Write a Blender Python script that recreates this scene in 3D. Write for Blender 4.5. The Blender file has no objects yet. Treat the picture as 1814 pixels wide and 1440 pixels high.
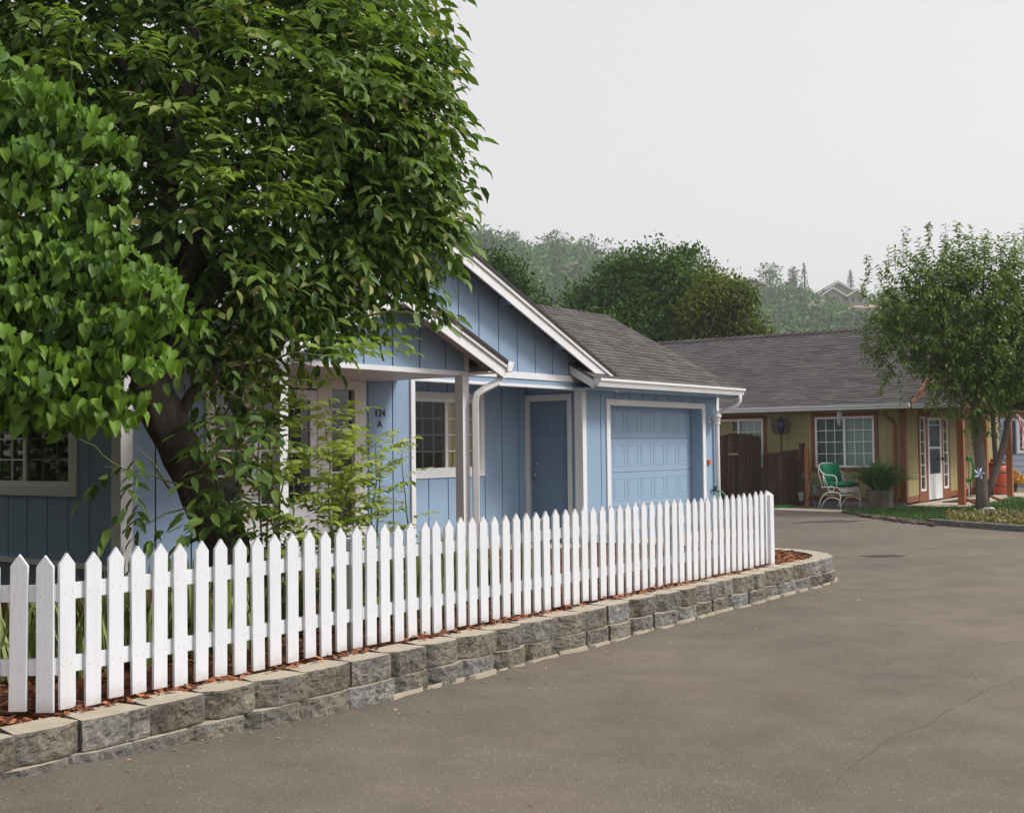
import bpy, bmesh, math, random
import numpy as np
from mathutils import Vector, Matrix, noise

random.seed(7)
rng = np.random.default_rng(7)
R = math.radians
scn = bpy.context.scene
COL = scn.collection

# ------------------------------------------------------------------ camera numbers
F_PX, PITCH, ROLL, EYE = 2050.0, 0.0346349, -0.0113471, 1.5
cp, sp, cr, sr = math.cos(PITCH), math.sin(PITCH), math.cos(ROLL), math.sin(ROLL)
FWD = Vector((0, cp, sp)); UP0 = Vector((0, -sp, cp)); RT0 = Vector((1, 0, 0))
RT = cr * RT0 + sr * UP0
UP = -sr * RT0 + cr * UP0
def at(px, py, Y):
    """world point seen at a pixel of the 1814 x 1440 photograph, Y metres ahead"""
    d = FWD + RT * ((px - 907) / F_PX) - UP * ((py - 720) / F_PX)
    return Vector((0, 0, EYE)) + d * (Y / d.y)

A1 = 0.6459345
D1 = Vector((math.sin(A1), math.cos(A1), 0)); D2 = Vector((-D1.y, D1.x, 0))
ROT1 = math.atan2(D1.y, D1.x)
def H(s, t, z=0.0):
    """street frame: s runs along the blue house's front, t goes from the road to the house"""
    return D1 * s + D2 * t + Vector((0, 0, z))
A3 = R(54.5)
YX = Vector((math.sin(A3), -math.cos(A3), 0)); YY = Vector((math.cos(A3), math.sin(A3), 0))
ROT2 = math.atan2(YX.y, YX.x)
YC = Vector((9.0, 26.574, 0))
def Yw(x, y, z=0.0):
    return YC + YX * x + YY * y + Vector((0, 0, z))

# ------------------------------------------------------------------ materials
MATS = {}
def _nt(name):
    m = bpy.data.materials.new(name); m.use_nodes = True
    nt = m.node_tree
    return m, nt, nt.nodes['Principled BSDF'], nt.nodes['Material Output']
def coords(nt, world=False, scale=(1, 1, 1)):
    N, L = nt.nodes, nt.links
    mp = N.new('ShaderNodeMapping'); mp.inputs['Scale'].default_value = scale
    if world:
        g = N.new('ShaderNodeNewGeometry'); L.new(g.outputs['Position'], mp.inputs['Vector'])
    else:
        tc = N.new('ShaderNodeTexCoord'); oi = N.new('ShaderNodeObjectInfo')
        ma = N.new('ShaderNodeVectorMath'); ma.operation = 'MULTIPLY_ADD'
        ma.inputs[1].default_value = (17.3, 9.1, 23.7)
        L.new(oi.outputs['Random'], ma.inputs[0]); L.new(tc.outputs['Object'], ma.inputs[2])
        L.new(ma.outputs[0], mp.inputs['Vector'])
    return mp.outputs[0]
def ntex(nt, vec, scale, detail=6, rough=0.6):
    n = nt.nodes.new('ShaderNodeTexNoise'); n.inputs['Scale'].default_value = scale
    n.inputs['Detail'].default_value = detail; n.inputs['Roughness'].default_value = rough
    nt.links.new(vec, n.inputs['Vector']); return n.outputs['Fac']
def ramp(nt, fac, stops):
    r = nt.nodes.new('ShaderNodeValToRGB'); nt.links.new(fac, r.inputs['Fac'])
    e = r.color_ramp.elements
    while len(e) < len(stops): e.new(0.5)
    for i, (p, c) in enumerate(stops):
        e[i].position = p; e[i].color = (*c, 1) if len(c) == 3 else c
    return r.outputs['Color']
def mixc(nt, fac, a, b, mode='MIX'):
    m = nt.nodes.new('ShaderNodeMix'); m.data_type = 'RGBA'; m.blend_type = mode
    for sock, val in ((m.inputs[0], fac), (m.inputs[6], a), (m.inputs[7], b)):
        if isinstance(val, (int, float)): sock.default_value = val
        elif isinstance(val, tuple): sock.default_value = (*val, 1)
        else: nt.links.new(val, sock)
    return m.outputs[2]
def bump(nt, bs, h, strength=0.3, dist=0.01):
    b = nt.nodes.new('ShaderNodeBump'); b.inputs['Strength'].default_value = strength
    b.inputs['Distance'].default_value = dist
    nt.links.new(h, b.inputs['Height']); nt.links.new(b.outputs[0], bs.inputs['Normal'])
def sc(c, k): return tuple(min(1, x * k) for x in c)
def pm(name, col, rough=0.6, var=0.12, scale=3.0, bs=0.0, bscale=60.0, spec=0.35, metal=0.0,
       stretch=(1, 1, 1), world=False, dirt=None, island=0.0):
    if name in MATS: return MATS[name]
    m, nt, b, out = _nt(name)
    v = coords(nt, world, stretch)
    n = ntex(nt, v, scale)
    c = ramp(nt, n, [(0.25, sc(col, 1 - var)), (0.75, sc(col, 1 + var))])
    if dirt:
        dcol, amt, ds = dirt
        d = ntex(nt, v, ds, 8, 0.7)
        k = ramp(nt, d, [(0.52, (0, 0, 0)), (0.75, (amt, amt, amt))])
        c = mixc(nt, k, c, dcol)
    if island:
        g = nt.nodes.new('ShaderNodeNewGeometry')
        k = ramp(nt, g.outputs['Random Per Island'], [(0, (1 - island,) * 3), (1, (1 + island,) * 3)])
        c = mixc(nt, 1.0, c, k, 'MULTIPLY')
    nt.links.new(c, b.inputs['Base Color'])
    b.inputs['Roughness'].default_value = rough; b.inputs['Specular IOR Level'].default_value = spec
    b.inputs['Metallic'].default_value = metal
    if bs: bump(nt, b, ntex(nt, v, bscale, 8, 0.65), bs, 0.01)
    MATS[name] = m; return m
def leafmat(name, dark, light, old=None, trans=0.3, gloss=0.35, oldamt=0.08):
    if name in MATS: return MATS[name]
    m, nt, b, out = _nt(name); N, L = nt.nodes, nt.links
    at_ = N.new('ShaderNodeAttribute'); at_.attribute_name = 'tint'
    g = N.new('ShaderNodeNewGeometry')
    add = N.new('ShaderNodeMath'); add.operation = 'MULTIPLY_ADD'
    L.new(g.outputs['Random Per Island'], add.inputs[0]); add.inputs[1].default_value = 0.45
    L.new(at_.outputs['Fac'], add.inputs[2])
    c = ramp(nt, add.outputs[0], [(0.1, dark), (1.1 if False else 1.0, light)])
    if old:
        wn = N.new('ShaderNodeTexWhiteNoise'); wn.noise_dimensions = '1D'
        L.new(g.outputs['Random Per Island'], wn.inputs['W'])
        k = ramp(nt, wn.outputs['Value'], [(1 - oldamt - 0.02, (0, 0, 0)), (1 - oldamt + 0.04, (0.8, 0.8, 0.8))])
        c = mixc(nt, k, c, old)
    L.new(c, b.inputs['Base Color']); b.inputs['Roughness'].default_value = 0.45
    b.inputs['Specular IOR Level'].default_value = gloss
    tr = N.new('ShaderNodeBsdfTranslucent')
    c2 = mixc(nt, 1.0, c, (1.15, 1.25, 0.5), 'MULTIPLY'); L.new(c2, tr.inputs['Color'])
    mx = N.new('ShaderNodeMixShader'); mx.inputs[0].default_value = trans
    L.new(b.outputs[0], mx.inputs[1]); L.new(tr.outputs[0], mx.inputs[2]); L.new(mx.outputs[0], out.inputs['Surface'])
    MATS[name] = m; return m
def glassmat(name='window_glass', tint=(0.86, 0.9, 0.89), refl=0.9):
    if name in MATS: return MATS[name]
    m, nt, b, out = _nt(name); N, L = nt.nodes, nt.links
    t = N.new('ShaderNodeBsdfTransparent'); t.inputs['Color'].default_value = (*tint, 1)
    gl = N.new('ShaderNodeBsdfGlossy'); gl.inputs['Roughness'].default_value = 0.02
    gl.inputs['Color'].default_value = (refl, refl, refl, 1)
    lw = N.new('ShaderNodeLayerWeight'); lw.inputs['Blend'].default_value = .5
    pw = N.new('ShaderNodeMath'); pw.operation = 'POWER'; L.new(lw.outputs['Facing'], pw.inputs[0]); pw.inputs[1].default_value = 4.5
    fr = N.new('ShaderNodeMath'); fr.operation = 'MULTIPLY_ADD'; L.new(pw.outputs[0], fr.inputs[0]); fr.inputs[1].default_value = .9; fr.inputs[2].default_value = .04
    mx = N.new('ShaderNodeMixShader'); L.new(fr.outputs[0], mx.inputs[0])
    L.new(t.outputs[0], mx.inputs[1]); L.new(gl.outputs[0], mx.inputs[2]); L.new(mx.outputs[0], out.inputs['Surface'])
    MATS[name] = m; return m

BLUE = pm('blue_siding_paint', (0.237, 0.335, 0.46), 0.65, 0.08, 1.6, 0.15, 140, 0.22, stretch=(1, 1, .35), dirt=((0.24, 0.29, 0.36), 0.4, 2.6))
SOFF = pm('shaded_soffit_board', (0.1, 0.115, 0.14), 0.8, 0.1)  # soffit darkened so its colour holds the shade under the eave
BLUE2 = pm('blue_smooth_paint', (0.237, 0.335, 0.46), 0.5, 0.04, 1.0, 0.04, 90, 0.3)
DOORB = pm('door_blue_paint', (0.175, 0.25, 0.355), 0.45, 0.04, 1.0, 0.03, 90, 0.35)
WHITE = pm('white_trim_paint', (0.66, 0.67, 0.685), 0.5, 0.05, 2.5, 0.05, 90, 0.3, dirt=((0.5, 0.48, 0.45), 0.25, 4))
PICK = pm('white_fence_paint', (0.645, 0.66, 0.69), 0.6, 0.05, 5, 0.22, 60, 0.25, dirt=((0.5, 0.48, 0.44), 0.35, 9), stretch=(1, 1, 0.12))
VINYL = pm('white_vinyl', (0.74, 0.74, 0.73), 0.4, 0.03, 2)
CREAM = pm('aged_white_frame', (0.64, 0.64, 0.625), 0.5, 0.05, 2)
SHING = pm('brown_shingles', (0.098, 0.09, 0.087), 0.9, 0.18, 2.0, 0.5, 220, 0.15, island=0.22)
SHING2 = pm('grey_brown_shingles', (0.096, 0.088, 0.086), 0.9, 0.18, 1.5, 0.5, 220, 0.15, island=0.2)
DRIP = pm('dark_drip_edge', (0.03, 0.028, 0.027), 0.6)
OLIVE = pm('olive_siding_paint', (0.295, 0.26, 0.125), 0.65, 0.06, 1.5, 0.1, 120, 0.25)
RUST = pm('rust_trim_paint', (0.2, 0.068, 0.036), 0.55, 0.1, 2, 0.06, 60, 0.3)
ORANGEWD = pm('orange_stained_wood', (0.29, 0.105, 0.045), 0.6, 0.2, 6, 0.2, 30, 0.3, stretch=(1, 1, 0.12))
GREYCON = pm('painted_foundation', (0.2, 0.24, 0.28), 0.8, 0.12, 3, 0.2, 60)
CONC = pm('pale_concrete', (0.5, 0.44, 0.36), 0.85, 0.12, 2, 0.25, 80, 0.2, dirt=((0.3, 0.26, 0.21), 0.5, 3))
DARK = pm('dark_interior', (0.02, 0.02, 0.022), 0.9, 0.1)
TAN = pm('tan_curtain', (0.72, 0.52, 0.27), 0.9, 0.15, 4)
BLIND = pm('pale_blind', (0.62, 0.7, 0.66), 0.6, 0.08, 4)
def splash(m):
    nt = m.node_tree; b = nt.nodes['Principled BSDF']; old = b.inputs['Base Color'].links[0].from_socket
    tc = nt.nodes.new('ShaderNodeTexCoord'); sx = nt.nodes.new('ShaderNodeSeparateXYZ'); nt.links.new(tc.outputs['Object'], sx.inputs[0])
    n = ntex(nt, coords(nt), 14, 6, .7); ad = nt.nodes.new('ShaderNodeMath'); ad.operation = 'MULTIPLY_ADD'; ad.inputs[1].default_value = .16
    nt.links.new(n, ad.inputs[0]); ng = nt.nodes.new('ShaderNodeMath'); ng.operation = 'SUBTRACT'; nt.links.new(ad.outputs[0], ng.inputs[0]); nt.links.new(sx.outputs['Z'], ng.inputs[1]); ad.inputs[2].default_value = 0
    k = ramp(nt, ng.outputs[0], [(0.02, (0, 0, 0)), (0.1, (.5, .5, .5))])
    nt.links.new(mixc(nt, k, old, (.36, .27, .2)), b.inputs['Base Color'])
splash(PICK)
NAIL = pm('nail_head', (0.3, 0.28, 0.26), 0.5)
GLASS = glassmat()
GLASSD = glassmat('dark_screen_glass', (0.66, 0.66, 0.68), 0.5)
GLASSM = glassmat('mesh_screen_glass', (0.7, 0.72, 0.72), 0.5)
BARK = pm('walnut_bark', (0.066, 0.054, 0.045), 0.9, 0.55, 14, 1.0, 24, 0.15, stretch=(1, 1, 0.22), dirt=((0.02, 0.015, 0.012), 0.9, 9))
BARK2 = pm('smooth_grey_bark', (0.15, 0.12, 0.105), 0.85, 0.3, 9, 0.5, 30, 0.15, stretch=(1, 1, 0.5))
TWIG = pm('green_twig', (0.12, 0.14, 0.05), 0.7, 0.2)
OLDWD = pm('weathered_dark_wood', (0.05, 0.029, 0.021), 0.85, 0.5, 5, 0.6, 25, 0.15, stretch=(1, 1, 0.08), island=0.35, dirt=((0.16, 0.14, 0.12), 0.35, 3))
METALW = pm('white_enamel', (0.75, 0.75, 0.72), 0.35, 0.05)
GREENC = pm('green_cushion', (0.008, 0.19, 0.09), 0.8, 0.12, 3, 0.15, 200)
BLACK = pm('black_metal', (0.015, 0.015, 0.018), 0.5, 0.2)
STEEL = pm('dull_steel', (0.45, 0.46, 0.47), 0.35, 0.1, 3, metal=0.8)

# ------------------------------------------------------------------ mesh helper
class MB:
    def __init__(self, off=(0, 0, 0)):
        self.v = []; self.f = []; self.m = []; self.cur = 0; self.off = off
    def vert(self, p):
        self.v.append((p[0] - self.off[0], p[1] - self.off[1], p[2] - self.off[2])); return len(self.v) - 1
    def face(self, ids): self.f.append(tuple(ids)); self.m.append(self.cur)
    def poly(self, pts): self.face([self.vert(p) for p in pts])
    def box(self, x0, x1, y0, y1, z0, z1):
        x0, x1 = sorted((x0, x1)); y0, y1 = sorted((y0, y1)); z0, z1 = sorted((z0, z1))
        b = [self.vert(p) for p in ((x0,y0,z0),(x1,y0,z0),(x1,y1,z0),(x0,y1,z0),(x0,y0,z1),(x1,y0,z1),(x1,y1,z1),(x0,y1,z1))]
        for q in ((0,3,2,1),(4,5,6,7),(0,1,5,4),(1,2,6,5),(2,3,7,6),(3,0,4,7)): self.face([b[i] for i in q])
    def obox(self, c, ax, ay, az, hx, hy, hz):
        c = Vector(c)
        b = [self.vert(c + ax*hx*i + ay*hy*j + az*hz*k) for i, j, k in ((-1,-1,-1),(1,-1,-1),(1,1,-1),(-1,1,-1),(-1,-1,1),(1,-1,1),(1,1,1),(-1,1,1))]
        for q in ((0,3,2,1),(4,5,6,7),(0,1,5,4),(1,2,6,5),(2,3,7,6),(3,0,4,7)): self.face([b[i] for i in q])
    def prism(self, pts, fn, lo, hi):
        """pts: 2-D polygon (a,b); fn(a,b,w) -> point; extruded from w=lo to w=hi"""
        A = [self.vert(fn(a, b, lo)) for a, b in pts]; B = [self.vert(fn(a, b, hi)) for a, b in pts]
        n = len(pts); self.face(A[::-1]); self.face(B)
        for i in range(n): j = (i + 1) % n; self.face((A[i], A[j], B[j], B[i]))
    def tube(self, pts, r, n=8, cap=True, flat=None):
        pts = [Vector(p) for p in pts]; rs = r if isinstance(r, (list, tuple)) else [r] * len(pts)
        rings = []; up = None
        for i, p in enumerate(pts):
            t = (pts[min(i+1, len(pts)-1)] - pts[max(i-1, 0)]).normalized()
            if up is None: up = t.orthogonal().normalized() if flat is None else Vector(flat)
            s = t.cross(up)
            if s.length < 1e-5: s = t.orthogonal()
            s.normalize(); up = s.cross(t).normalized()
            rings.append([self.vert(p + (s*math.cos(2*math.pi*(k+.5)/n) + up*math.sin(2*math.pi*(k+.5)/n)) * rs[i]) for k in range(n)])
        for a, b in zip(rings, rings[1:]):
            for k in range(n): self.face((a[k], a[(k+1) % n], b[(k+1) % n], b[k]))
        if cap: self.face(rings[0][::-1]); self.face(rings[-1])
    def lathe(self, prof, c=(0, 0, 0), n=20):
        rings = []
        for r_, z in prof:
            rings.append([self.vert((c[0] + r_*math.cos(2*math.pi*k/n), c[1] + r_*math.sin(2*math.pi*k/n), c[2] + z)) for k in range(n)])
        for a, b in zip(rings, rings[1:]):
            for k in range(n): self.face((a[k], a[(k+1) % n], b[(k+1) % n], b[k]))
        self.face(rings[0][::-1]); self.face(rings[-1])
    def ball(self, c, rx, ry, rz, n=10, k=6):
        prof = [(max(1e-3, math.sin(math.pi*i/k)), -math.cos(math.pi*i/k)) for i in range(k+1)]
        rings = [[self.vert((c[0]+rx*r_*math.cos(2*math.pi*j/n), c[1]+ry*r_*math.sin(2*math.pi*j/n), c[2]+rz*z)) for j in range(n)] for r_, z in prof]
        for a, b in zip(rings, rings[1:]):
            for j in range(n): self.face((a[j], a[(j+1) % n], b[(j+1) % n], b[j]))
    def build(self, name, mat, parent=None, loc=(0, 0, 0), rot=0.0, smooth=False, bevel=0.0):
        me = bpy.data.meshes.new(name); me.from_pydata(self.v, [], self.f)
        for mm in (mat if isinstance(mat, (list, tuple)) else [mat]): me.materials.append(mm)
        if isinstance(mat, (list, tuple)): me.polygons.foreach_set('material_index', self.m)
        if smooth: me.polygons.foreach_set('use_smooth', [True] * len(me.polygons))
        me.update()
        return link(name, me, parent, loc, rot, bevel)
def link(name, data, parent=None, loc=(0, 0, 0), rot=0.0, bevel=0.0):
    o = bpy.data.objects.new(name, data); COL.objects.link(o)
    if parent is not None: o.parent = parent
    o.location = loc; o.rotation_euler = (0, 0, rot)
    if bevel:
        md = o.modifiers.new('edge', 'BEVEL'); md.width = bevel; md.segments = 2; md.limit_method = 'ANGLE'
    return o
def tag(o, label=None, cat=None, group=None, kind=None):
    if label: o['label'] = label
    if cat: o['category'] = cat
    if group: o['group'] = group
    if kind: o['kind'] = kind
    return o
def thing(name, label, cat, loc, rot=0.0, group=None):
    return tag(link(name, None, None, loc, rot), label, cat, group)

# ------------------------------------------------------------------ leaves
LEAF_V = np.array([(0,0,0),(.28,.2,.03),(.3,0,-.02),(.28,-.2,.03),(.64,.19,.0),(.66,0,-.05),(.64,-.19,.0),(1,0,-.17)], float)
LEAF_F = np.array([(0,2,1),(0,3,2),(1,2,5),(1,5,4),(2,3,6),(2,6,5),(4,5,7),(5,6,7)])
HEART_V = np.array([(0,0,0),(-.12,.18,.05),(-.05,.37,.12),(.2,.42,.26),(.5,.36,.18),(.8,.17,-.02),(1.06,0,-.22),
                    (.8,-.17,-.02),(.5,-.36,.2),(.2,-.42,.24),(-.05,-.37,.14),(-.12,-.18,.05),(.42,0,-.06)], float)
HEART_F = np.array([(12,i,(i+1)%12) for i in range(12)])
CLUMP_V = np.array([(0,0,0),(.3,.22,.04),(.34,-.2,.0),(.7,.16,-.03),(.66,-.14,-.05),(1,.02,-.16)], float)
CLUMP_F = np.array([(0,2,1),(1,2,4),(1,4,3),(3,4,5)])
def frames(ax, nrm):
    """columns: leaf length axis, width axis, normal"""
    ax = ax / np.linalg.norm(ax, axis=1, keepdims=True)
    w = np.cross(nrm, ax); l = np.linalg.norm(w, axis=1, keepdims=True); w = w / np.maximum(l, 1e-6)
    return np.stack([ax, w, np.cross(ax, w)], axis=2)
def scatter(name, V, Fc, pos, ax, nrm, size, tint, mat, parent=None, loc=(0, 0, 0), width=1.0):
    pos = np.asarray(pos, float); n = len(pos)
    M = frames(np.asarray(ax, float), np.asarray(nrm, float))
    size = np.broadcast_to(np.asarray(size, float), (n,)); width = np.broadcast_to(np.asarray(width, float), (n,))
    T = np.repeat(V[None], n, 0) * size[:, None, None]; T[:, :, 1] *= width[:, None]; T[:, :, 2] *= rng.uniform(.3, 2.1, n)[:, None]; T[:, :, 1] += T[:, :, 0] * rng.normal(0, .07, n)[:, None]
    W = np.einsum('nij,nkj->nki', M, T) + pos[:, None, :] - np.asarray(loc, float)
    k = len(V); fc = (Fc[None] + (np.arange(n) * k)[:, None, None]).reshape(-1, 3)
    me = bpy.data.meshes.new(name)
    me.vertices.add(n * k); me.vertices.foreach_set('co', W.reshape(-1).astype(np.float32))
    me.loops.add(len(fc) * 3); me.loops.foreach_set('vertex_index', fc.reshape(-1).astype(np.int32))
    me.polygons.add(len(fc))
    me.polygons.foreach_set('loop_start', (np.arange(len(fc)) * 3).astype(np.int32))
    me.polygons.foreach_set('use_smooth', np.ones(len(fc), bool))
    a = me.attributes.new('tint', 'FLOAT', 'POINT')
    a.data.foreach_set('value', np.repeat(np.broadcast_to(np.asarray(tint, float), (n,)), k).astype(np.float32))
    me.update(calc_edges=True); me.materials.append(mat)
    o = link(name, me, parent, (0, 0, 0) if parent is not None else loc)
    return o
def unit(v): return v / np.linalg.norm(v, axis=-1, keepdims=True)
def in_lobes(lobes, n, bias=0.55):
    """points spread through a union of ellipsoids, denser towards their outside"""
    C = np.array([l[0] for l in lobes], float); Rr = np.array([l[1] for l in lobes], float)
    w = Rr.prod(1) ** (2 / 3); idx = rng.choice(len(lobes), n, p=w / w.sum())
    d = unit(rng.normal(size=(n, 3))); r = rng.random(n) ** (bias / 1.5)
    return C[idx] + d * r[:, None] * Rr[idx], d, r
def compound(P, D, length, pairs, lsize, droop=0.5, nj=.35):
    """compound leaves: rachis from P along D; returns leaflet pos, axis, normal, owner"""
    n = len(P); D = unit(D); side = unit(np.cross(D, np.array([0, 0, 1.0])) + 1e-4)
    pos, ax, nr, own, sz = [], [], [], [], []
    down = np.array([0, 0, -1.0])
    for k in range(pairs + 1):
        f = (k + 0.6) / (pairs + 0.6)
        c = P + D * (length * f) + down * (length * droop * f * f * 0.6)
        for sg in ((1, -1) if k < pairs else (0,)):
            a = D * (0.55 if sg else 1.0) + side * sg * 0.9 + down * (droop * (0.5 + 0.6 * f)) + rng.normal(size=(n, 3)) * 0.14
            nn = np.array([0, 0, 1.0]) + D * 0.35 + side * sg * 0.25 + rng.normal(size=(n, 3)) * nj
            pos.append(c); ax.append(a); nr.append(nn); own.append(np.arange(n))
            sz.append(lsize * (0.75 + 0.4 * rng.random(n)) * (1.12 if sg == 0 else 0.85 + 0.15 * f))
    return (np.concatenate(x) for x in (pos, ax, nr, own, sz))

# ================================================================== GROUND
def smooth(x): x = min(1, max(0, x)); return x * x * (3 - 2 * x)
def road_z(s, t):
    return 0.02 + 0.092 * smooth((5.0 - s) / 2.6) * (1 - smooth((abs(t - 4) - 6) / 8)) * smooth((s + 14) / 10)
def asphalt():
    m, nt, b, out = _nt('worn_asphalt'); v = coords(nt, True)
    big = ntex(nt, v, 0.35, 5, 0.6); mid = ntex(nt, v, 2.2, 6, 0.65); fine = ntex(nt, v, 150, 4, 0.75)
    c = ramp(nt, big, [(0.3, (0.116, 0.098, 0.081)), (0.52, (0.148, 0.125, 0.102)), (0.72, (0.185, 0.153, 0.119))])
    c = mixc(nt, ramp(nt, mid, [(0.35, (0.82,)*3), (0.7, (1.12,)*3)]), c, c, 'MIX') if False else mixc(nt, 1.0, c, ramp(nt, mid, [(0.3, (0.84,)*3), (0.72, (1.13,)*3)]), 'MULTIPLY')
    c = mixc(nt, 1.0, c, ramp(nt, fine, [(0.36, (0.6,)*3), (0.5, (1.0,)*3), (0.64, (1.42,)*3)]), 'MULTIPLY')
    vo = nt.nodes.new('ShaderNodeTexVoronoi'); vo.inputs['Scale'].default_value = 62
    nt.links.new(v, vo.inputs['Vector'])
    sel = nt.nodes.new('ShaderNodeSeparateColor'); nt.links.new(vo.outputs['Color'], sel.inputs[0])
    gate = ramp(nt, sel.outputs[0], [(0.85, (0, 0, 0)), (0.88, (1, 1, 1))])
    core = ramp(nt, vo.outputs['Distance'], [(0.18, (0.75,)*3), (0.34, (0, 0, 0))])
    c = mixc(nt, mixc(nt, 1.0, gate, core, 'MULTIPLY'), c, (0.4, 0.33, 0.26))
    stain = ntex(nt, coords(nt, True, (0.6, 0.4, 1)), 1.3, 7, 0.7)
    c = mixc(nt, ramp(nt, stain, [(0.6, (0, 0, 0)), (0.8, (0.25,)*3)]), c, (0.075, 0.064, 0.056))
    dust = ntex(nt, coords(nt, True, (0.8, 1, 1)), 0.8, 6, 0.6)
    c = mixc(nt, ramp(nt, dust, [(0.48, (0, 0, 0)), (0.78, (0.4,)*3)]), c, (0.205, 0.16, 0.108))
    nt.links.new(c, b.inputs['Base Color']); b.inputs['Roughness'].default_value = 0.88
    b.inputs['Specular IOR Level'].default_value = 0.2
    bump(nt, b, fine, 0.5, 0.006); return m
ASPH = asphalt()
mb = MB()
ns, ntt = 90, 76
ss = np.linspace(-20, 70, ns + 1); ts = np.linspace(-45, 31, ntt + 1)
for s in ss:
    for t in ts: mb.vert(H(s, t, road_z(s, t)))
for i in range(ns):
    for j in range(ntt):
        a = i * (ntt + 1) + j; mb.face((a, a + ntt + 1, a + ntt + 2, a + 1))
tag(mb.build('road', ASPH, smooth=True), kind='structure')
mb = MB(); mb.poly([(-900, -300, -0.12), (900, -300, -0.12), (900, 1100, -0.12), (-900, 1100, -0.12)])
tag(mb.build('ground', pm('dry_ground', (0.16, 0.14, 0.07), 0.95, 0.35, 0.2, world=True)), kind='structure')

CRACKM = pm('crack_tar', (0.1, 0.084, 0.069), 0.9)
def crack(pts, w):
    mb = MB(); P = []
    for a, b in zip(pts, pts[1:]):
        n = max(3, int((Vector(b) - Vector(a)).length / 0.06))
        for i in range(n): P.append(Vector(a).lerp(Vector(b), i / n))
    d = 0.0; L = []
    for i, p in enumerate(P):
        d += random.uniform(-0.014, 0.014); d *= 0.9
        t = (P[min(i+1, len(P)-1)] - P[max(i-1, 0)]).normalized(); nrm = Vector((-t.y, t.x, 0))
        ww = w * random.uniform(0.25, 1.0); c = p + nrm * d
        s_, t_ = c.dot(D1), c.dot(D2); z = road_z(s_, t_) + 0.004
        L.append((mb.vert((*(c + nrm * ww)[:2], z)), mb.vert((*(c - nrm * ww)[:2], z))))
    for a, b in zip(L, L[1:]): mb.face((a[0], a[1], b[1], b[0]))
    tag(mb.build('road_crack', CRACKM), kind='structure')
def gp(px, py):
    p = at(px, py, 10); k = (0.02 - EYE) / (p.z - EYE); return Vector((p.x * k, p.y * k, 0))
crack([gp(1484, 1030), gp(1580, 1036), gp(1700, 1034), gp(1830, 1042)], 0.007)
crack([gp(1830, 1188), gp(1740, 1232), gp(1690, 1258), gp(1610, 1300), gp(1530, 1350), gp(1480, 1395)], 0.0022)
crack([gp(1830, 955), gp(1700, 962), gp(1590, 985)], 0.007)
PATCHM = pm('dark_tar_patch', (0.05, 0.045, 0.043), 0.85, 0.3, 3, 0.3, 120, world=True)
def patch(px, py, w, d, ang):
    mb = MB(); c = gp(px, py); N = 22
    ids = []
    for k in range(N):
        a = 2 * math.pi * k / N; r = random.uniform(0.6, 1.1)
        q = Vector((math.cos(a) * w * r, math.sin(a) * d * r, 0)); q.rotate(Matrix.Rotation(ang, 3, 'Z'))
        p = c + q; ids.append(mb.vert((p.x, p.y, 0.0245)))
    mb.face(ids); tag(mb.build('road_patch', PATCHM), kind='structure')
patch(1460, 924, 0.75, 0.3, 0.25); patch(1560, 985, 0.3, 0.18, 0.1)

# debris on the road
mb = MB()
for i in range(420):
    k = random.random()
    if k < 0.55: s, t = random.uniform(1.5, 12), 4.72 - abs(random.gauss(0, 0.35))
    else: s, t = random.uniform(2, 24), random.uniform(-4, 4.6)
    c = H(s, t, road_z(s, t) + 0.006); a = random.uniform(0, 6.28); l = random.uniform(0.008, 0.02)
    u = Vector((math.cos(a), math.sin(a), random.uniform(-.2, .3))) * l; w = Vector((-math.sin(a), math.cos(a), random.uniform(-.1, .3))) * l * random.uniform(.3, .6)
    mb.poly([c - u, c + w, c + u, c - w])
tag(mb.build('leaf_litter', pm('dry_leaf_bits', (0.3, 0.22, 0.12), 0.9, 0.3, island=0.6)), 'dry leaf bits scattered over the grey brown road', 'leaf litter', kind='stuff')

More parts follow.
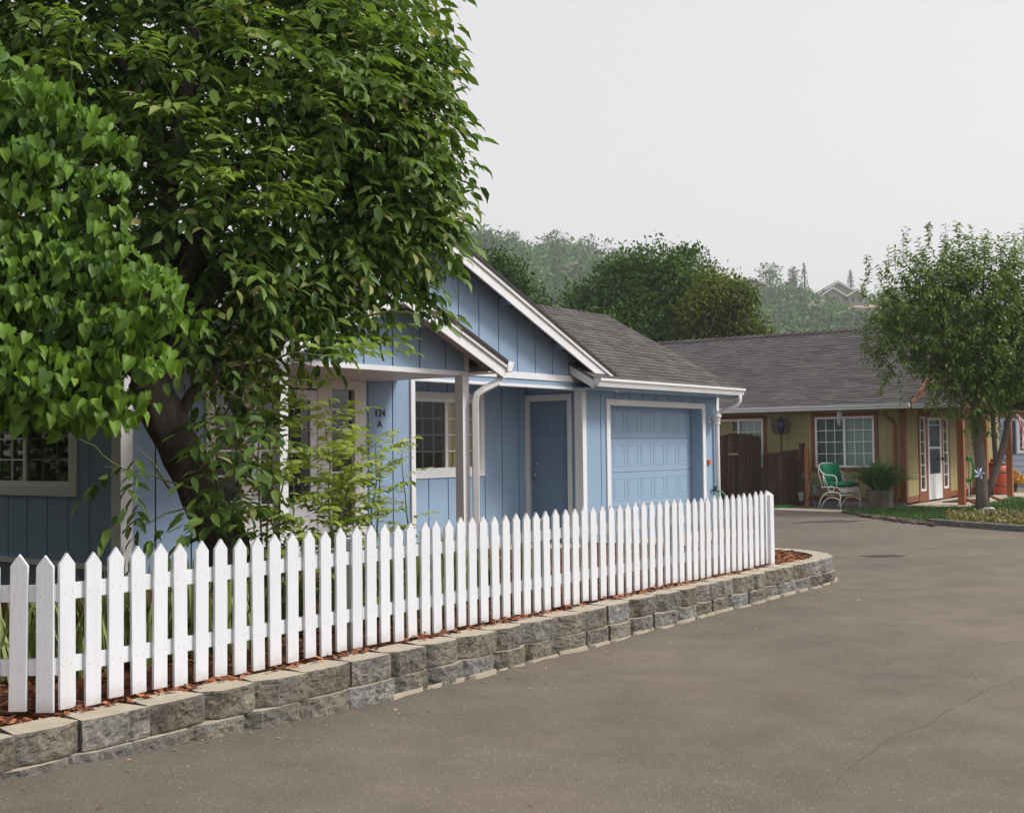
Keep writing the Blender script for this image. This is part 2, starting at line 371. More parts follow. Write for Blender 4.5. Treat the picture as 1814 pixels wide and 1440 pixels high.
# ================================================================== RAISED BED + BLOCK WALL
def blockpath():
    P = [(0.6 + 0.2 * i, 4.735 + 0.012 * math.sin(i * 0.9)) for i in range(56)]      # s 0.6 .. 11.6
    for k in range(1, 13):
        a = -math.pi / 2 + k / 12 * math.pi / 2
        P.append((11.75 + 0.95 * math.cos(a), 5.68 + 0.95 * math.sin(a)))
    for k in range(1, 26): P.append((12.70 - 0.006 * k, 5.68 + 0.1 * k))
    return [Vector((a, b, 0)) for a, b in P]
BP = blockpath()
def path_at(P, d):
    for a, b in zip(P, P[1:]):
        l = (b - a).length
        if d <= l: return a.lerp(b, d / l), (b - a).normalized()
        d -= l
    return P[-1], (P[-1] - P[-2]).normalized()
PLEN = sum((b - a).length for a, b in zip(BP, BP[1:]))
def stonemat(name, a, b, isl=None):
    m, nt, bs, out = _nt(name); v = coords(nt)
    oi = nt.nodes.new('ShaderNodeObjectInfo')
    base = ramp(nt, oi.outputs['Random'], [(0.0, sc(a, 0.8)), (0.5, a), (1.0, b)])
    n1 = ntex(nt, v, 9, 8, 0.7); n2 = ntex(nt, v, 70, 5, 0.7)
    c = mixc(nt, 1.0, base, ramp(nt, n1, [(0.3, (0.5,)*3), (0.55, (1.0,)*3), (0.75, (1.35, 1.3, 1.2))]), 'MULTIPLY')
    c = mixc(nt, 1.0, c, ramp(nt, n2, [(0.3, (0.55,)*3), (0.6, (1.15,)*3)]), 'MULTIPLY')
    st = ntex(nt, v, 4, 6, 0.7)
    c = mixc(nt, ramp(nt, st, [(0.54, (0, 0, 0)), (0.66, (0.75,)*3)]), c, (0.06, 0.045, 0.034))
    gy = ntex(nt, coords(nt, False, (1, 1, .5)), 3.1, 4, .5); c = mixc(nt, ramp(nt, gy, [(.5, (0, 0, 0)), (.6, (.6,) * 3)]), c, (.15, .142, .13))
    nt.links.new(c, bs.inputs['Base Color']); bs.inputs['Roughness'].default_value = 0.92
    bs.inputs['Specular IOR Level'].default_value = 0.15
    bump(nt, bs, n2, 0.9, 0.012); return m
STONE = stonemat('split_face_block', (0.225, 0.2, 0.16), (0.265, 0.26, 0.25))
STOP = pm('block_top_concrete', (0.4, 0.35, 0.275), 0.9, 0.14, 6, 0.3, 120, 0.15, dirt=((0.26, 0.2, 0.14), 0.5, 5))
wall = thing('retaining_wall', 'low two course wall of split face concrete blocks under the long white picket fence', 'block wall', H(6.5, 4.8, 0), ROT1)
WO = (6.5, 4.8, 0)
def block(d0, d1, z0, z1, outw, seed):
    """a split-face block: rough three-facet front, flat top"""
    r_ = random.Random(seed); mb = MB(WO); nx, nz = 26, 12; dep = 0.21
    p0, t0 = path_at(BP, d0 + 0.003); p1, t1 = path_at(BP, d1 - 0.003)
    tt = (p1 - p0).normalized(); nn = Vector((tt.y, -tt.x, 0)); L = (p1 - p0).length
    cut = r_.uniform(0.22, 0.38); cut2 = r_.uniform(0.2, 0.3); g = [[None] * (nz + 1) for _ in range(nx + 1)]
    so = r_.uniform(0, 50); bl = r_.choice((.075, .06, .05, .02)); br_ = r_.choice((.045, .03, .01, .0))
    for i in range(nx + 1):
        f = i / nx
        bev = bl * max(0, 1 - f / cut) + br_ * max(0, 1 - (1 - f) / cut2)
        for k in range(nz + 1):
            h = k / nz; z = z0 + 0.002 + (z1 - z0 - 0.004) * h
            e = min(h, 1 - h, f * 2, (1 - f) * 2) * 5
            q = Vector((f * L * 16 + so, z * 16, so)); rough = noise.noise(q * 1.3) * 0.012 + noise.noise(q * 3.5) * 0.010 + noise.noise(q * 8) * .005
            pr = outw - bev + rough * min(1, 0.45 + e) - (0.003 if k in (0, nz) else 0)
            p = p0 + tt * (f * L) + nn * pr
            g[i][k] = mb.vert((p.x, p.y, z + (noise.noise(q * 1.3 + Vector((9, 0, 0))) * 0.006 if 0 < k < nz else 0)))
    mb.cur = 0
    for i in range(nx):
        for k in range(nz): mb.face((g[i][k], g[i+1][k], g[i+1][k+1], g[i][k+1]))
    bk = [p0 - nn * dep + tt * 0.03, p1 - nn * dep - tt * 0.03]
    bt = [mb.vert((p.x, p.y, z1 - 0.002)) for p in bk]; bb = [mb.vert((p.x, p.y, z0 + 0.002)) for p in bk]
    mb.cur = 1; mb.face([g[i][nz] for i in range(nx + 1)] + [bt[1], bt[0]])
    mb.cur = 0
    mb.face([g[0][k] for k in range(nz + 1)] + [bt[0], bb[0]]); mb.face([g[nx][k] for k in range(nz, -1, -1)] + [bb[1], bt[1]])
    mb.face((bb[0], bt[0], bt[1], bb[1])); mb.face([g[i][0] for i in range(nx, -1, -1)] + [bb[0], bb[1]])
    mb.build('block', [STONE, STOP], wall)
d = 0.12; k = 0
while d < PLEN - 0.2:
    L = random.uniform(0.315, 0.38); L = min(L, 0.3) if 11.0 < d < 12.7 else L
    block(d, d + L, 0.142, 0.285, random.uniform(-0.006, 0.008), 100 + k); d += L; k += 1
d = 0.3; k = 0
while d < PLEN - 2.0:
    L = random.uniform(0.315, 0.38); L = min(L, 0.3) if 11.0 < d < 12.7 else L
    block(d, d + L, -0.004, 0.140, random.uniform(0.012, 0.03), 300 + k); d += L; k += 1
mb = MB(WO); d = 4.4
while d < PLEN - 2.2:                                                  # edge of the buried footing course
    L = random.uniform(0.3, 0.4); p0, t0 = path_at(BP, d + 0.02); p1, t1 = path_at(BP, d + L - 0.02)
    tt = (p1 - p0).normalized(); nn = Vector((tt.y, -tt.x, 0)); o1, o2, o3 = (random.uniform(0.02, 0.06) for _ in range(3))
    pts = [p0 + nn * 0.012, p0 + nn * o1 + tt * 0.03, (p0 + p1) / 2 + nn * o2, p1 + nn * o3 - tt * 0.03, p1 + nn * 0.012]
    hz = random.uniform(0.03, 0.045)
    mb.prism([(p.x, p.y) for p in pts], lambda a, b, w: (a, b, w), -0.02, hz); d += L
mb.build('footing', STOP, wall)

MULCH = pm('bark_mulch_base', (0.12, 0.047, 0.024), 0.95, 0.5, 18, 1.0, 45, 0.1, world=True)
mb = MB(); NS, NTT = 60, 24; ids = {}
for i in range(NS + 1):
    for j in range(NTT + 1):
        s = 0.2 + (12.55 - 0.2) * i / NS; t1_ = 9.2 - 1.4 * smooth((s - 10.6) / 1.6)
        lo = 4.84 + (0.75 * (1 - math.sqrt(max(0, 1 - min(1, ((s - 11.7) / 0.92)) ** 2))) if s > 11.7 else 0)
        t = lo + (t1_ - lo) * j / NTT
        z = 0.255 + 0.03 * noise.noise(Vector((s * 2.5, t * 2.5, 1))) + 0.1 * smooth((t - 5.6) / 3)*smooth((11-s)/2)
        if j == 0: z = 0.2
        ids[i, j] = mb.vert(H(s, t, z))
for i in range(NS):
    for j in range(NTT): mb.face((ids[i, j], ids[i+1, j], ids[i+1, j+1], ids[i, j+1]))
tag(mb.build('mulch_bed', MULCH, smooth=True), kind='structure')
mb = MB()
for i in range(9000):
    s = random.uniform(1.6, 12.45); t = 4.9 + random.random() ** 1.6 * 2.6
    if s > 11.6 and (s - 11.6) ** 2 + min(0, t - 5.75) ** 2 > 0.72: continue
    z = 0.272 + 0.03 * noise.noise(Vector((s * 2.5, t * 2.5, 1))) + 0.1 * smooth((t - 5.6) / 3) * smooth((11 - s) / 2) + random.uniform(0, 0.018)
    c = H(s, t, z); a = random.uniform(0, 6.28); l = random.uniform(0.012, 0.036)
    u = Vector((math.cos(a), math.sin(a), random.uniform(-.45, .45))) * l
    w = Vector((-math.sin(a), math.cos(a), random.uniform(-.5, .5))) * l * random.uniform(.25, .5)
    mb.poly([c - u - w * .6, c - u + w, c + u + w * .7, c + u - w])
tag(mb.build('bark_mulch', pm('bark_chips', (0.27, 0.1, 0.045), 0.9, 0.25, 3, island=0.75)), 'reddish brown bark mulch behind the white picket fence', 'mulch', kind='stuff')

# ================================================================== PICKET FENCES
def picket_mesh():
    mb = MB(); w, th, h = 0.0415, 0.019, 0.735; sh = 0.055
    mb.cur = 0
    mb.prism([(-w, 0.0), (w, 0.0), (w, h - sh), (0, h), (-w, h - sh)], lambda a, b, q: (a, q, b), 0, th)
    mb.cur = 1
    for zz in (0.2, 0.545):
        for xx in (-0.019, 0.021):
            c = (xx + random.uniform(-.004, .004), -0.0012, zz + random.uniform(-.012, .012))
            mb.poly([(c[0] + 0.0028 * math.cos(k * 1.047), c[1], c[2] + 0.0028 * math.sin(k * 1.047)) for k in range(6)])
    me = bpy.data.meshes.new('picket'); me.from_pydata(mb.v, [], mb.f); me.materials.append(PICK); me.materials.append(NAIL)
    me.polygons.foreach_set('material_index', mb.m); me.update(); return me
PMS = [picket_mesh() for _ in range(6)]
def fence(root, sections, pitch, last=True):
    for (x0, x1) in sections:
        mb = MB()
        for z in (0.165, 0.51): mb.box(x0 + 0.004, x1 - 0.004, 0.0215, 0.058, z, z + 0.078)
        pan = mb.build('fence_panel', PICK, root, bevel=0.003)
        n = round((x1 - x0) / pitch); w = (x1 - x0) / n
        for i in range(n):
            o = link('picket', random.choice(PMS), pan, (x0 + w * (i + 0.5) + random.uniform(-.004, .004), random.uniform(0, .0015), random.uniform(-.008, .008)), 0, 0.0028)
            o.rotation_euler = (random.uniform(-.006, .006), random.uniform(-.009, .009), random.uniform(-.016, .016))
    for x in sorted({x for sec in sections for x in sec})[(1 if last else 0): (None if last else -1)]:
        mb = MB(); mb.box(x - 0.045, x + 0.045, 0.0605, 0.15, -0.06, 0.66); mb.build('fence_post', PICK, root, bevel=0.004)
FZ = 0.288
fr = thing('picket_fence', 'long white picket fence standing on the block wall beside the road', 'fence', H(3.10, 5.0, FZ), ROT1)
fence(fr, [(-0.033, 2.02), (2.02, 4.01), (4.01, 6.08), (6.08, 7.86)], 0.1255)
mb = MB()                                                                 # end post with pyramid top
mb.box(7.80, 7.885, -0.03, 0.055, -0.05, 0.69)
a = [mb.vert(p) for p in ((7.80, -0.03, .691), (7.885, -0.03, .691), (7.885, .055, .691), (7.80, .055, .691))]; b = mb.vert((7.8425, .0125, .733))
for i in range(4): mb.face((a[i], a[(i+1) % 4], b))
mb.build('end_post', PICK, fr, bevel=0.003)
# return fence, away to the left
ra = math.pi + 0.02
rl = H(3.07, 5.0, FZ - 0.005); rl = rl + Vector((-2.6, 0.0, 0))
fl = thing('picket_fence', 'shaded white picket fence turning left from the long fence under the tree', 'fence', rl, 0.0)
fence(fl, [(0.18, 2.60)], 0.128, False)

# ================================================================== BLUE HOUSE
BO = (10.0, 9.22, 0.0)
bh = thing('blue_house', 'single storey blue house with white trim, front gable, covered porch and garage', 'house', H(*BO), ROT1)
W0 = 9.22
def siding(name, fn, u0, u1, zb, ztop, openings, phase, parent, mat, off=BO, pitch=0.4064, g=0.009, th=0.0135, knots=()):
    """board panels with grooves; fn(u, out, z) -> point; ztop(u); openings (u0,u1,z0,z1)"""
    mb = MB(off)
    k0 = math.floor((u0 - phase) / pitch); edges = [u0]
    k = k0 + 1
    while phase + k * pitch < u1: edges.append(phase + k * pitch); k += 1
    edges.append(u1)
    for a, b in zip(edges, edges[1:]):
        aa = a + (g if a > u0 + 1e-6 else 0); bb = b - (g if b < u1 - 1e-6 else 0)
        if bb - aa < 0.004: continue
        cuts = sorted({aa, bb} | {x for o in openings for x in o[:2] if aa < x < bb} | {x for x in knots if aa < x < bb})
        for c0, c1 in zip(cuts, cuts[1:]):
            mid = (c0 + c1) / 2; segs = [(zb, None)]
            for o in sorted((o for o in openings if o[0] < mid < o[1]), key=lambda o: o[2]):
                lo, hi = segs.pop()
                if o[2] > lo: segs.append((lo, o[2]))
                segs.append((o[3], None))
            for lo, hi in segs:
                h0, h1 = (hi, hi) if hi is not None else (ztop(c0), ztop(c1))
                if max(h0, h1) <= lo + 0.004: continue
                h0, h1 = max(h0, lo + .001), max(h1, lo + .001)
                mb.prism([(c0, lo), (c1, lo), (c1, h1), (c0, h0)], lambda p, q, w: fn(p, w, q), 0.0, th)
    # sheet behind the grooves
    cuts = sorted({u0, u1} | {x for o in openings for x in o[:2] if u0 < x < u1} | {x for x in knots if u0 < x < u1})
    for c0, c1 in zip(cuts, cuts[1:]):
        mid = (c0 + c1) / 2; segs = [(zb, None)]
        for o in sorted((o for o in openings if o[0] <= mid <= o[1]), key=lambda o: o[2]):
            lo, hi = segs.pop()
            if o[2] > lo: segs.append((lo, o[2]))
            segs.append((o[3], None))
        for lo, hi in segs:
            h0, h1 = (hi, hi) if hi is not None else (ztop(c0), ztop(c1))
            if max(h0, h1) <= lo + 0.004: continue
            h0, h1 = max(h0, lo + .001), max(h1, lo + .001)
            mb.prism([(c0, lo), (c1, lo), (c1, h1), (c0, h0)], lambda p, q, w: fn(p, w, q), -0.06, -0.012)
    return mb.build(name, mat, parent)
RIDGE, EAVE_L, EAVE_R, EZ, SL = 10.13, 5.85, 14.41, 2.48, 0.4167
def main_z(s): return EZ + SL * min(s - EAVE_L, EAVE_R - s)
frontfn = lambda u, w, z: (u, W0 - w, z)
ENT = (7.22, 9.44, 0.2, 2.24); REC = (10.27, 13.93, 0.0, 2.30); GAR = (14.54, 17.59, 0.0, 2.16)
siding('wall', frontfn, 6.3, 18.1, 0.05, lambda s: main_z(s) - 0.062 if s < 13.95 else 2.42, [ENT, REC, GAR], 11.53, bh, BLUE, knots=(RIDGE, 13.95))
S0 = 6.30
leftfn = lambda u, w, z: (S0 - w, u, z)
LW = (9.90, 11.75, 1.06, 2.2)
siding('wall', leftfn, 9.22, 17.0, 0.44, lambda t: 2.5, [LW], 10.09 - 0.03, bh, BLUE, pitch=0.355)
mb = MB(BO); mb.box(S0 + 0.02, S0 + 0.2, 9.3, 17, 0.05, 0.438); mb.build('foundation', GREYCON, bh)
mb = MB(BO); mb.box(S0 - 0.035, S0 - 0.002, 9.34, 17, 0.40, 0.45); mb.build('base_trim', WHITE, bh)
# recess behind the wide opening
RB = 10.27
siding('recess_wall', lambda u, w, z: (u, RB - w, z), 10.2, 13.93, 0.05, lambda s: 2.6, [(11.3, 12.92, 1.1, 2.24)], 11.53 + .2, bh, BLUE)
mb = MB(BO)
mb.box(10.12, 10.26, 9.30, 10.27, 0.05, 2.6); mb.build('recess_side_wall', BLUE2, bh); mb = MB(BO)
mb.box(13.955, 14.1, 9.25, 9.50, 0.05, 2.6); mb.box(13.955, 14.1, 10.21, 10.27, 0.05, 2.6); mb.box(13.955, 14.1, 9.50, 10.21, 2.17, 2.6)
mb.build('recess_side_wall', BLUE2, bh)
mb = MB(BO); mb.box(10.26, 13.95, 9.29, 10.25, 2.45, 2.5); mb.build('recess_ceiling', BLUE2, bh)
mb = MB(BO); mb.box(9.9, 14.0, 9.0, 10.25, 0.0, 0.10); mb.build('recess_floor', CONC, bh)
# body that keeps the inside dark
mb = MB(BO)
mb.box(6.5, 10.1, 9.9, 9.95, 0.1, 2.6); mb.box(10.1, 13.9, 10.9, 10.95, 0.1, 2.6); mb.box(18.0, 18.1, 9.25, 14, 0.0, 2.42)
mb.box(14.1, 18.0, 13.95, 14.0, 0.0, 2.6); mb.box(6.4, 14.0, 16.9, 17, 0.0, 2.6); mb.box(13.9, 14.0, 14, 16.9, 0.0, 2.6)
mb.build('rear_wall', BLUE2, bh)
# ---- trim
mb = MB(BO)
mb.box(10.20, 10.275, W0 - 0.04, W0 + 0.07, 0.05, 2.335)                 # opening, left
mb.box(13.855, 13.955, W0 - 0.04, W0 + 0.02, 0.05, 2.335)                # opening, right
mb.box(10.275, 13.855, W0 - 0.04, W0 + 0.07, 2.295, 2.335)               # opening, top
mb.build('opening_trim', WHITE, bh, bevel=0.004)
mb = MB(BO); mb.box(13.856, 13.95, W0 + 0.022, W0 + 0.10, 0.05, 2.29); mb.build('opening_jamb', WHITE, bh)
mb = MB(BO); mb.box(9.66, 14.0, W0 - 0.028, W0 - 0.014, 2.337, 2.40); mb.build('beam_face', BLUE2, bh)
mb = MB(BO); mb.box(9.66, 11.96, W0 - 0.045, W0 - 0.0135, 2.402, 2.49); mb.box(11.963, 14.0, W0 - 0.045, W0 - 0.0135, 2.402, 2.49); mb.build('band_board', WHITE, bh, bevel=0.003)
mb = MB(BO)
mb.box(6.30 - 0.037, 6.30 - 0.0135, 9.2065, 9.33, 0.2, 2.5); mb.box(6.263, 6.39, W0 - 0.038, W0 - 0.0135, 0.2, 2.5); mb.build('corner_board', WHITE, bh, bevel=0.003); mb = MB(BO)
mb.box(18.03, 18.135, W0 - 0.036, W0 - 0.0135, 0.05, 2.4); mb.build('corner_board', WHITE, bh, bevel=0.003)
# ---- windows
def window(parent, fn, u0, u1, z0, z1, trim, cols, rows, tm, fm, off, split=True, dark_first=True, depth=0.10, back=DARK, back2=None, name='window', ft=0.045, screen=True, slats=False, label=None):
    """surround + vinyl frame with muntins + panes; fn(u, out, z)"""
    def bx(mb, a, b, c, d, w0, w1): mb.prism([(a, c), (b, c), (b, d), (a, d)], lambda p, q, w: fn(p, w, q), w0, w1)
    mb = MB(off)
    if trim > 0:
        bx(mb, u0 - trim, u1 + trim, z0 - trim, z0, 0.0135, 0.034); bx(mb, u0 - trim, u1 + trim, z1, z1 + trim, 0.0135, 0.034)
        bx(mb, u0 - trim, u0, z0, z1, 0.0135, 0.034); bx(mb, u1, u1 + trim, z0, z1, 0.0135, 0.034)
    else:
        bx(mb, u0 - 0.01, u0, z0, z1, 0, 0.02)
    w = mb.build(name, tm, parent, bevel=0.003)
    if label: w['label'] = label
    mf = MB(off)
    bx(mf, u0, u1, z0, z0 + ft, -0.04, 0.022); bx(mf, u0, u1, z1 - ft, z1, -0.04, 0.022)
    bx(mf, u0, u0 + ft, z0 + ft, z1 - ft, -0.04, 0.022); bx(mf, u1 - ft, u1, z0 + ft, z1 - ft, -0.04, 0.022)
    a0, a1, b0, b1 = u0 + ft, u1 - ft, z0 + ft, z1 - ft
    sashes = [(a0, a1)]
    if split:
        m_ = (a0 + a1) / 2; bx(mf, m_ - ft * .55, m_ + ft * .55, b0, b1, -0.04, 0.018); sashes = [(a0, m_ - ft * .55), (m_ + ft * .55, a1)]
    for si, (x0, x1) in enumerate(sashes):
        for c in range(1, cols): x = x0 + (x1 - x0) * c / cols; bx(mf, x - .008, x + .008, b0, b1, -0.022, -0.008)
        for r in range(1, rows): z = b0 + (b1 - b0) * r / rows; bx(mf, x0, x1, z - .008, z + .008, -0.0205, -0.0095)
    mf.build('frame', fm, w)
    for si, (x0, x1) in enumerate(sashes):
        mp = MB(off); wz = -0.004 if (screen and si == 0 and not slats) else -0.03
        bx(mp, x0, x1, b0, b1, wz - 0.003, wz); mp.build('pane', (GLASSM if slats else GLASSD) if screen and si == 0 else GLASS, w)
    mk = MB(off)
    if slats:
        n = int((b1 - b0) / 0.045)
        for i in range(n):
            z = b0 + (b1 - b0) * (i + .5) / n
            mk.prism([(-0.075, z - .018), (-0.072, z - .018), (-0.058, z + .02), (-0.061, z + .02)], lambda p, q, ww: fn(ww, p, q), a0, a1)
        mk.build('blind', BLIND, w)
        mk = MB(off); bx(mk, a0, a1, b0, b1, -0.3, -0.29); mk.build('unlit_room_sheet', DARK, w)  # near-black sheet in place of the unlit space behind the blind
    else:
        sp_ = (a0 + a1) / 2 if back2 else a1
        bx(mk, a0 - .02, sp_, b0 - .02, b1 + .02, -depth - .01, -depth); mk.build('unlit_room_sheet', back, w)  # near-black sheet stands in for the unlit inside behind the glass
        if back2:
            mk = MB(off); n = 9
            for i in range(n):                                              # folds of a curtain
                x0 = sp_ + .01 + (a1 - sp_) * i / n; x1 = sp_ + .01 + (a1 - sp_) * (i + 1) / n
                bx(mk, x0, x1, b0 - .02, b1 + .02, -depth - (.0 if i % 2 else .02) - .01, -depth - (.0 if i % 2 else .02))
            mk.build('curtain', back2, w)
    return w
window(bh, lambda u, w, z: (u, RB - w, z), 11.38, 12.84, 1.18, 2.16, 0.09, 3, 4, WHITE, VINYL, BO, back2=TAN, depth=0.07)
window(bh, leftfn, 10.0, 11.65, 1.17, 2.1, 0.10, 3, 4, CREAM, VINYL, BO, depth=0.2)
# ---- front entry: white frame with two glazed doors and side lights
mb = MB(BO); T0, T1 = W0 - 0.04, W0 + 0.03
for a, b in ((7.22, 7.33), (7.66, 7.80), (8.70, 8.91), (9.26, 9.44)): mb.box(a, b, T0, T1, 0.2, 2.26)
for a, b in ((7.33, 7.66), (7.80, 8.70), (8.91, 9.26)): mb.box(a, b, T0, T1, 2.15, 2.26)
mb.box(7.33, 7.66, T0, T1, 0.2, 0.62); mb.box(8.91, 9.26, T0, T1, 0.2, 0.66)
ent = mb.build('entry_frame', CREAM, bh, bevel=0.005)
mb = MB(BO)
for z in (0.98, 1.24, 1.49, 1.71, 1.93):
    for a, b in ((8.91, 9.26), (7.33, 7.66)): mb = MB(BO); mb.box(a, b, T0 + 0.03, T0 + 0.045, z - .008, z + .008); mb.build('muntin', VINYL, ent)
for a, b, z0 in ((8.91, 9.26, 0.66), (7.33, 7.66, 0.62)):
    mb = MB(BO); mb.box(a, b, T0 + 0.047, T0 + 0.05, z0, 2.15); mb.build('pane', GLASS, ent)
mb = MB(BO); mb.box(7.25, 9.4, W0 + 0.35, W0 + 0.36, 0.2, 2.26); mb.build('unlit_room_sheet', DARK, ent)  # dark sheet painted as the unlit hall behind the entry glass
mb = MB(BO)                                                               # white storm door
for a, b, c, d_ in ((7.80, 7.92, 0.22, 2.13), (8.60, 8.70, 0.22, 2.13), (7.92, 8.60, 2.02, 2.13), (7.92, 8.60, 0.22, 0.94), (7.92, 8.60, 1.46, 1.50)):
    mb.box(a, b, T0 + 0.012, T0 + 0.05, c, d_)
mb.box(8.0, 8.52, T0 + 0.004, T0 + 0.011, 0.34, 0.82)
sd = mb.build('storm_door', WHITE, bh, bevel=0.006)
mb = MB(BO); mb.box(7.92, 8.60, T0 + 0.03, T0 + 0.034, 0.94, 1.46); mb.box(7.92, 8.60, T0 + 0.03, T0 + 0.034, 1.50, 2.02); mb.build('pane', GLASS, sd)
mb = MB(BO); mb.tube([(7.86, T0 - .03, 1.02), (7.86, T0 - .03, 1.16)], 0.012, 8); mb.tube([(7.86, T0 + .012, 1.04), (7.86, T0 - .03, 1.04)], 0.008, 6); mb.tube([(7.86, T0 + .012, 1.14), (7.86, T0 - .03, 1.14)], 0.008, 6); mb.build('handle', BLACK, sd)
# ---- garage-side door inside the recess (faces the porch)
X = 13.955
mb = MB(BO)
mb.box(X - .03, X - .001, 9.42, 9.50, 0.1, 2.26); mb.box(X - .03, X - .001, 10.19, 10.265, 0.1, 2.26); mb.box(X - .03, X - .001, 9.50, 10.19, 2.165, 2.26)
mb.build('door_trim', WHITE, bh, bevel=0.003)
mb = MB(BO)
mb.box(X + .09, X + .13, 9.505, 10.205, 0.1, 2.165)
for y0, y1 in ((9.60, 9.82), (9.90, 10.12)):
    for z0, z1 in ((0.25, 0.78), (0.90, 1.52), (1.64, 1.92)):
        f = .014
        for a, b, c, d_ in ((y0, y1, z0, z0 + f), (y0, y1, z1 - f, z1), (y0, y0 + f, z0 + f, z1 - f), (y1 - f, y1, z0 + f, z1 - f)):
            mb.box(X + .082, X + .0905, a, b, c, d_)
        mb.box(X + .084, X + .0895, y0 + .05, y1 - .05, z0 + .05, z1 - .05)
dr = mb.build('door', DOORB, bh, bevel=0.002)
mb = MB(BO); mb.ball((X + .045, 10.13, 1.08), .03, .03, .03); mb.tube([(X + .09, 10.13, 1.08), (X + .05, 10.13, 1.08)], .012, 8)
mb.tube([(X + .09, 10.13, 1.24), (X + .065, 10.13, 1.24)], .027, 12); mb.build('handle', STEEL, dr, smooth=True)
# ---- garage door
mb = MB(BO)
mb.box(14.51, 14.615, W0 - .036, W0 - .0135, 0.02, 2.19); mb.box(17.53, 17.63, W0 - .036, W0 - .0135, 0.02, 2.19); mb.box(14.615, 17.53, W0 - .036, W0 - .0135, 2.10, 2.19)
mb.build('garage_trim', WHITE, bh, bevel=0.004)
mb = MB(BO); mb.box(17.53, 17.60, W0 - .0125, W0 + .2, 0.02, 2.12); mb.box(14.54, 14.612, W0 - .0125, W0 + .2, 0.02, 2.12); mb.box(14.615, 17.525, W0 - .0125, W0 + .2, 2.102, 2.15); mb.build('garage_jamb', BLUE2, bh)
mb = MB(BO); GX0, GX1, GT = 14.62, 17.52, W0 + .2
zs = [0.03, 0.56, 1.085, 1.61, 2.12]
for z0, z1 in zip(zs, zs[1:]):
    mb.box(GX0, GX1, GT, GT + .045, z0 + .003, z1 - .003)
    for c in range(7):
        x0 = GX1 - .10 - c * .407 - .335; x1 = x0 + .335
        if x0 < GX0 + .02: x0 = GX0 + .02
        if x1 - x0 < .08: continue
        a, b, f = z0 + .09, z1 - .085, .02
        for q in ((x0, x1, a, a + f), (x0, x1, b - f, b), (x0, x0 + f, a + f, b - f), (x1 - f, x1, a + f, b - f)):
            mb.prism([(q[0], q[2]), (q[1], q[2]), (q[1], q[3]), (q[0], q[3])], lambda p, r_, w: (p, w, r_), GT - .0045, GT - .0005)
        mb.box(x0 + .055, x1 - .055, GT - .0028, GT - .0004, a + .055, b - .055)
mb.build('garage_door', BLUE2, bh, bevel=0.004)
mb = MB(BO); mb.box(14.3, 18.3, 8.4, 9.6, -0.02, 0.035); mb.build('garage_apron', CONC, bh)
# ---- roofs
def shingles(mb, P, u0, u1, vlen, exp=0.128, lim=None, tabw=0.3):
    n = int(round(vlen / exp)); e = vlen / n
    for i in range(n):
        v0, v1 = i * e, (i + 1) * e + 0.012
        a, b = (u0, u1) if lim is None else lim(v0 + e / 2)
        x = a - random.uniform(0, tabw)
        while x < b:
            w = random.uniform(0.5, 1.25) * tabw; p, q = max(a, x), min(b, x + w); x += w
            if q - p < 0.02: continue
            h0 = random.choice((0.008, 0.012, 0.012, 0.016)); h1 = 0.001; jv = random.uniform(-.004, .004)
            c = [mb.vert(P(*r_)) for r_ in ((p, v0 + jv, 0), (q - .003, v0 + jv, 0), (p, v0 + jv, h0), (q - .003, v0 + jv, h0), (p, v1, h1), (q - .003, v1, h1), (p, v1, 0), (q - .003, v1, 0))]
            mb.face((c[0], c[1], c[3], c[2])); mb.face((c[2], c[3], c[5], c[4])); mb.face((c[0], c[2], c[4], c[6])); mb.face((c[1], c[7], c[5], c[3]))
def plane(o, du, dv):
    o, du, dv = Vector(o), Vector(du).normalized(), Vector(dv).normalized(); n = du.cross(dv).normalized()
    if n.z < 0: n = -n
    return lambda u, v, h: o + du * u + dv * v + n * h
# main gable roof: deck slabs + shingles, ridge runs back along t
TF = 8.90
for sgn, e in ((1, EAVE_L), (-1, EAVE_R)):
    P = plane((e, TF, EZ), (0, 1, 0), (sgn, 0, SL)); vl = (RIDGE - EAVE_L) * math.sqrt(1 + SL * SL)
    mb = MB(BO); mb.prism([(e, EZ - .03), (e, EZ), (RIDGE, EZ + SL * (RIDGE - EAVE_L)), (RIDGE, EZ + SL * (RIDGE - EAVE_L) - .03)], lambda a, b, w: (a, w, b), TF, 17.4)
    mb.cur = 0; shingles(mb, P, 0, 8.6, vl); mb.build('roof', SHING, bh)
    mb = MB(BO)                                                           # rake boards, two steps
    def rk(a, b, lo, hi, t0, t1): mb.prism([(a, main_z(a) + lo), (b, main_z(b) + lo), (b, main_z(b) + hi), (a, main_z(a) + hi)], lambda p, q, w: (p, w, q), t0, t1)
    a, b = (e, RIDGE) if sgn > 0 else (RIDGE, e)
    rk(a, b, -.215, -.085, TF + .01, TF + .035); rk(a, b, -.083, -.031, TF - .014, TF + .035)
    mb.build('rake_board', WHITE, bh, bevel=0.003)
    mb = MB(BO); rk(a, b, -.029, .012, TF - .03, TF - .001); mb.build('drip_edge', DRIP, bh)
    mb = MB(BO); rk(a, b, -.06, -.034, TF + .04, W0 - .015); mb.build('soffit', SOFF, bh)
    for k in range(1, 4):
        mb = MB(BO); s_ = e + sgn * k * 1.22; mb.prism([(s_ - .02, main_z(s_) - .15), (s_ + .02, main_z(s_) - .15), (s_ + .02, main_z(s_) - .062), (s_ - .02, main_z(s_) - .062)], lambda p, q, w: (p, w, q), TF + .04, W0 - .015)
        mb.build('lookout', BLUE2, bh)
mb = MB(BO); zr = EZ + SL * (RIDGE - EAVE_L)
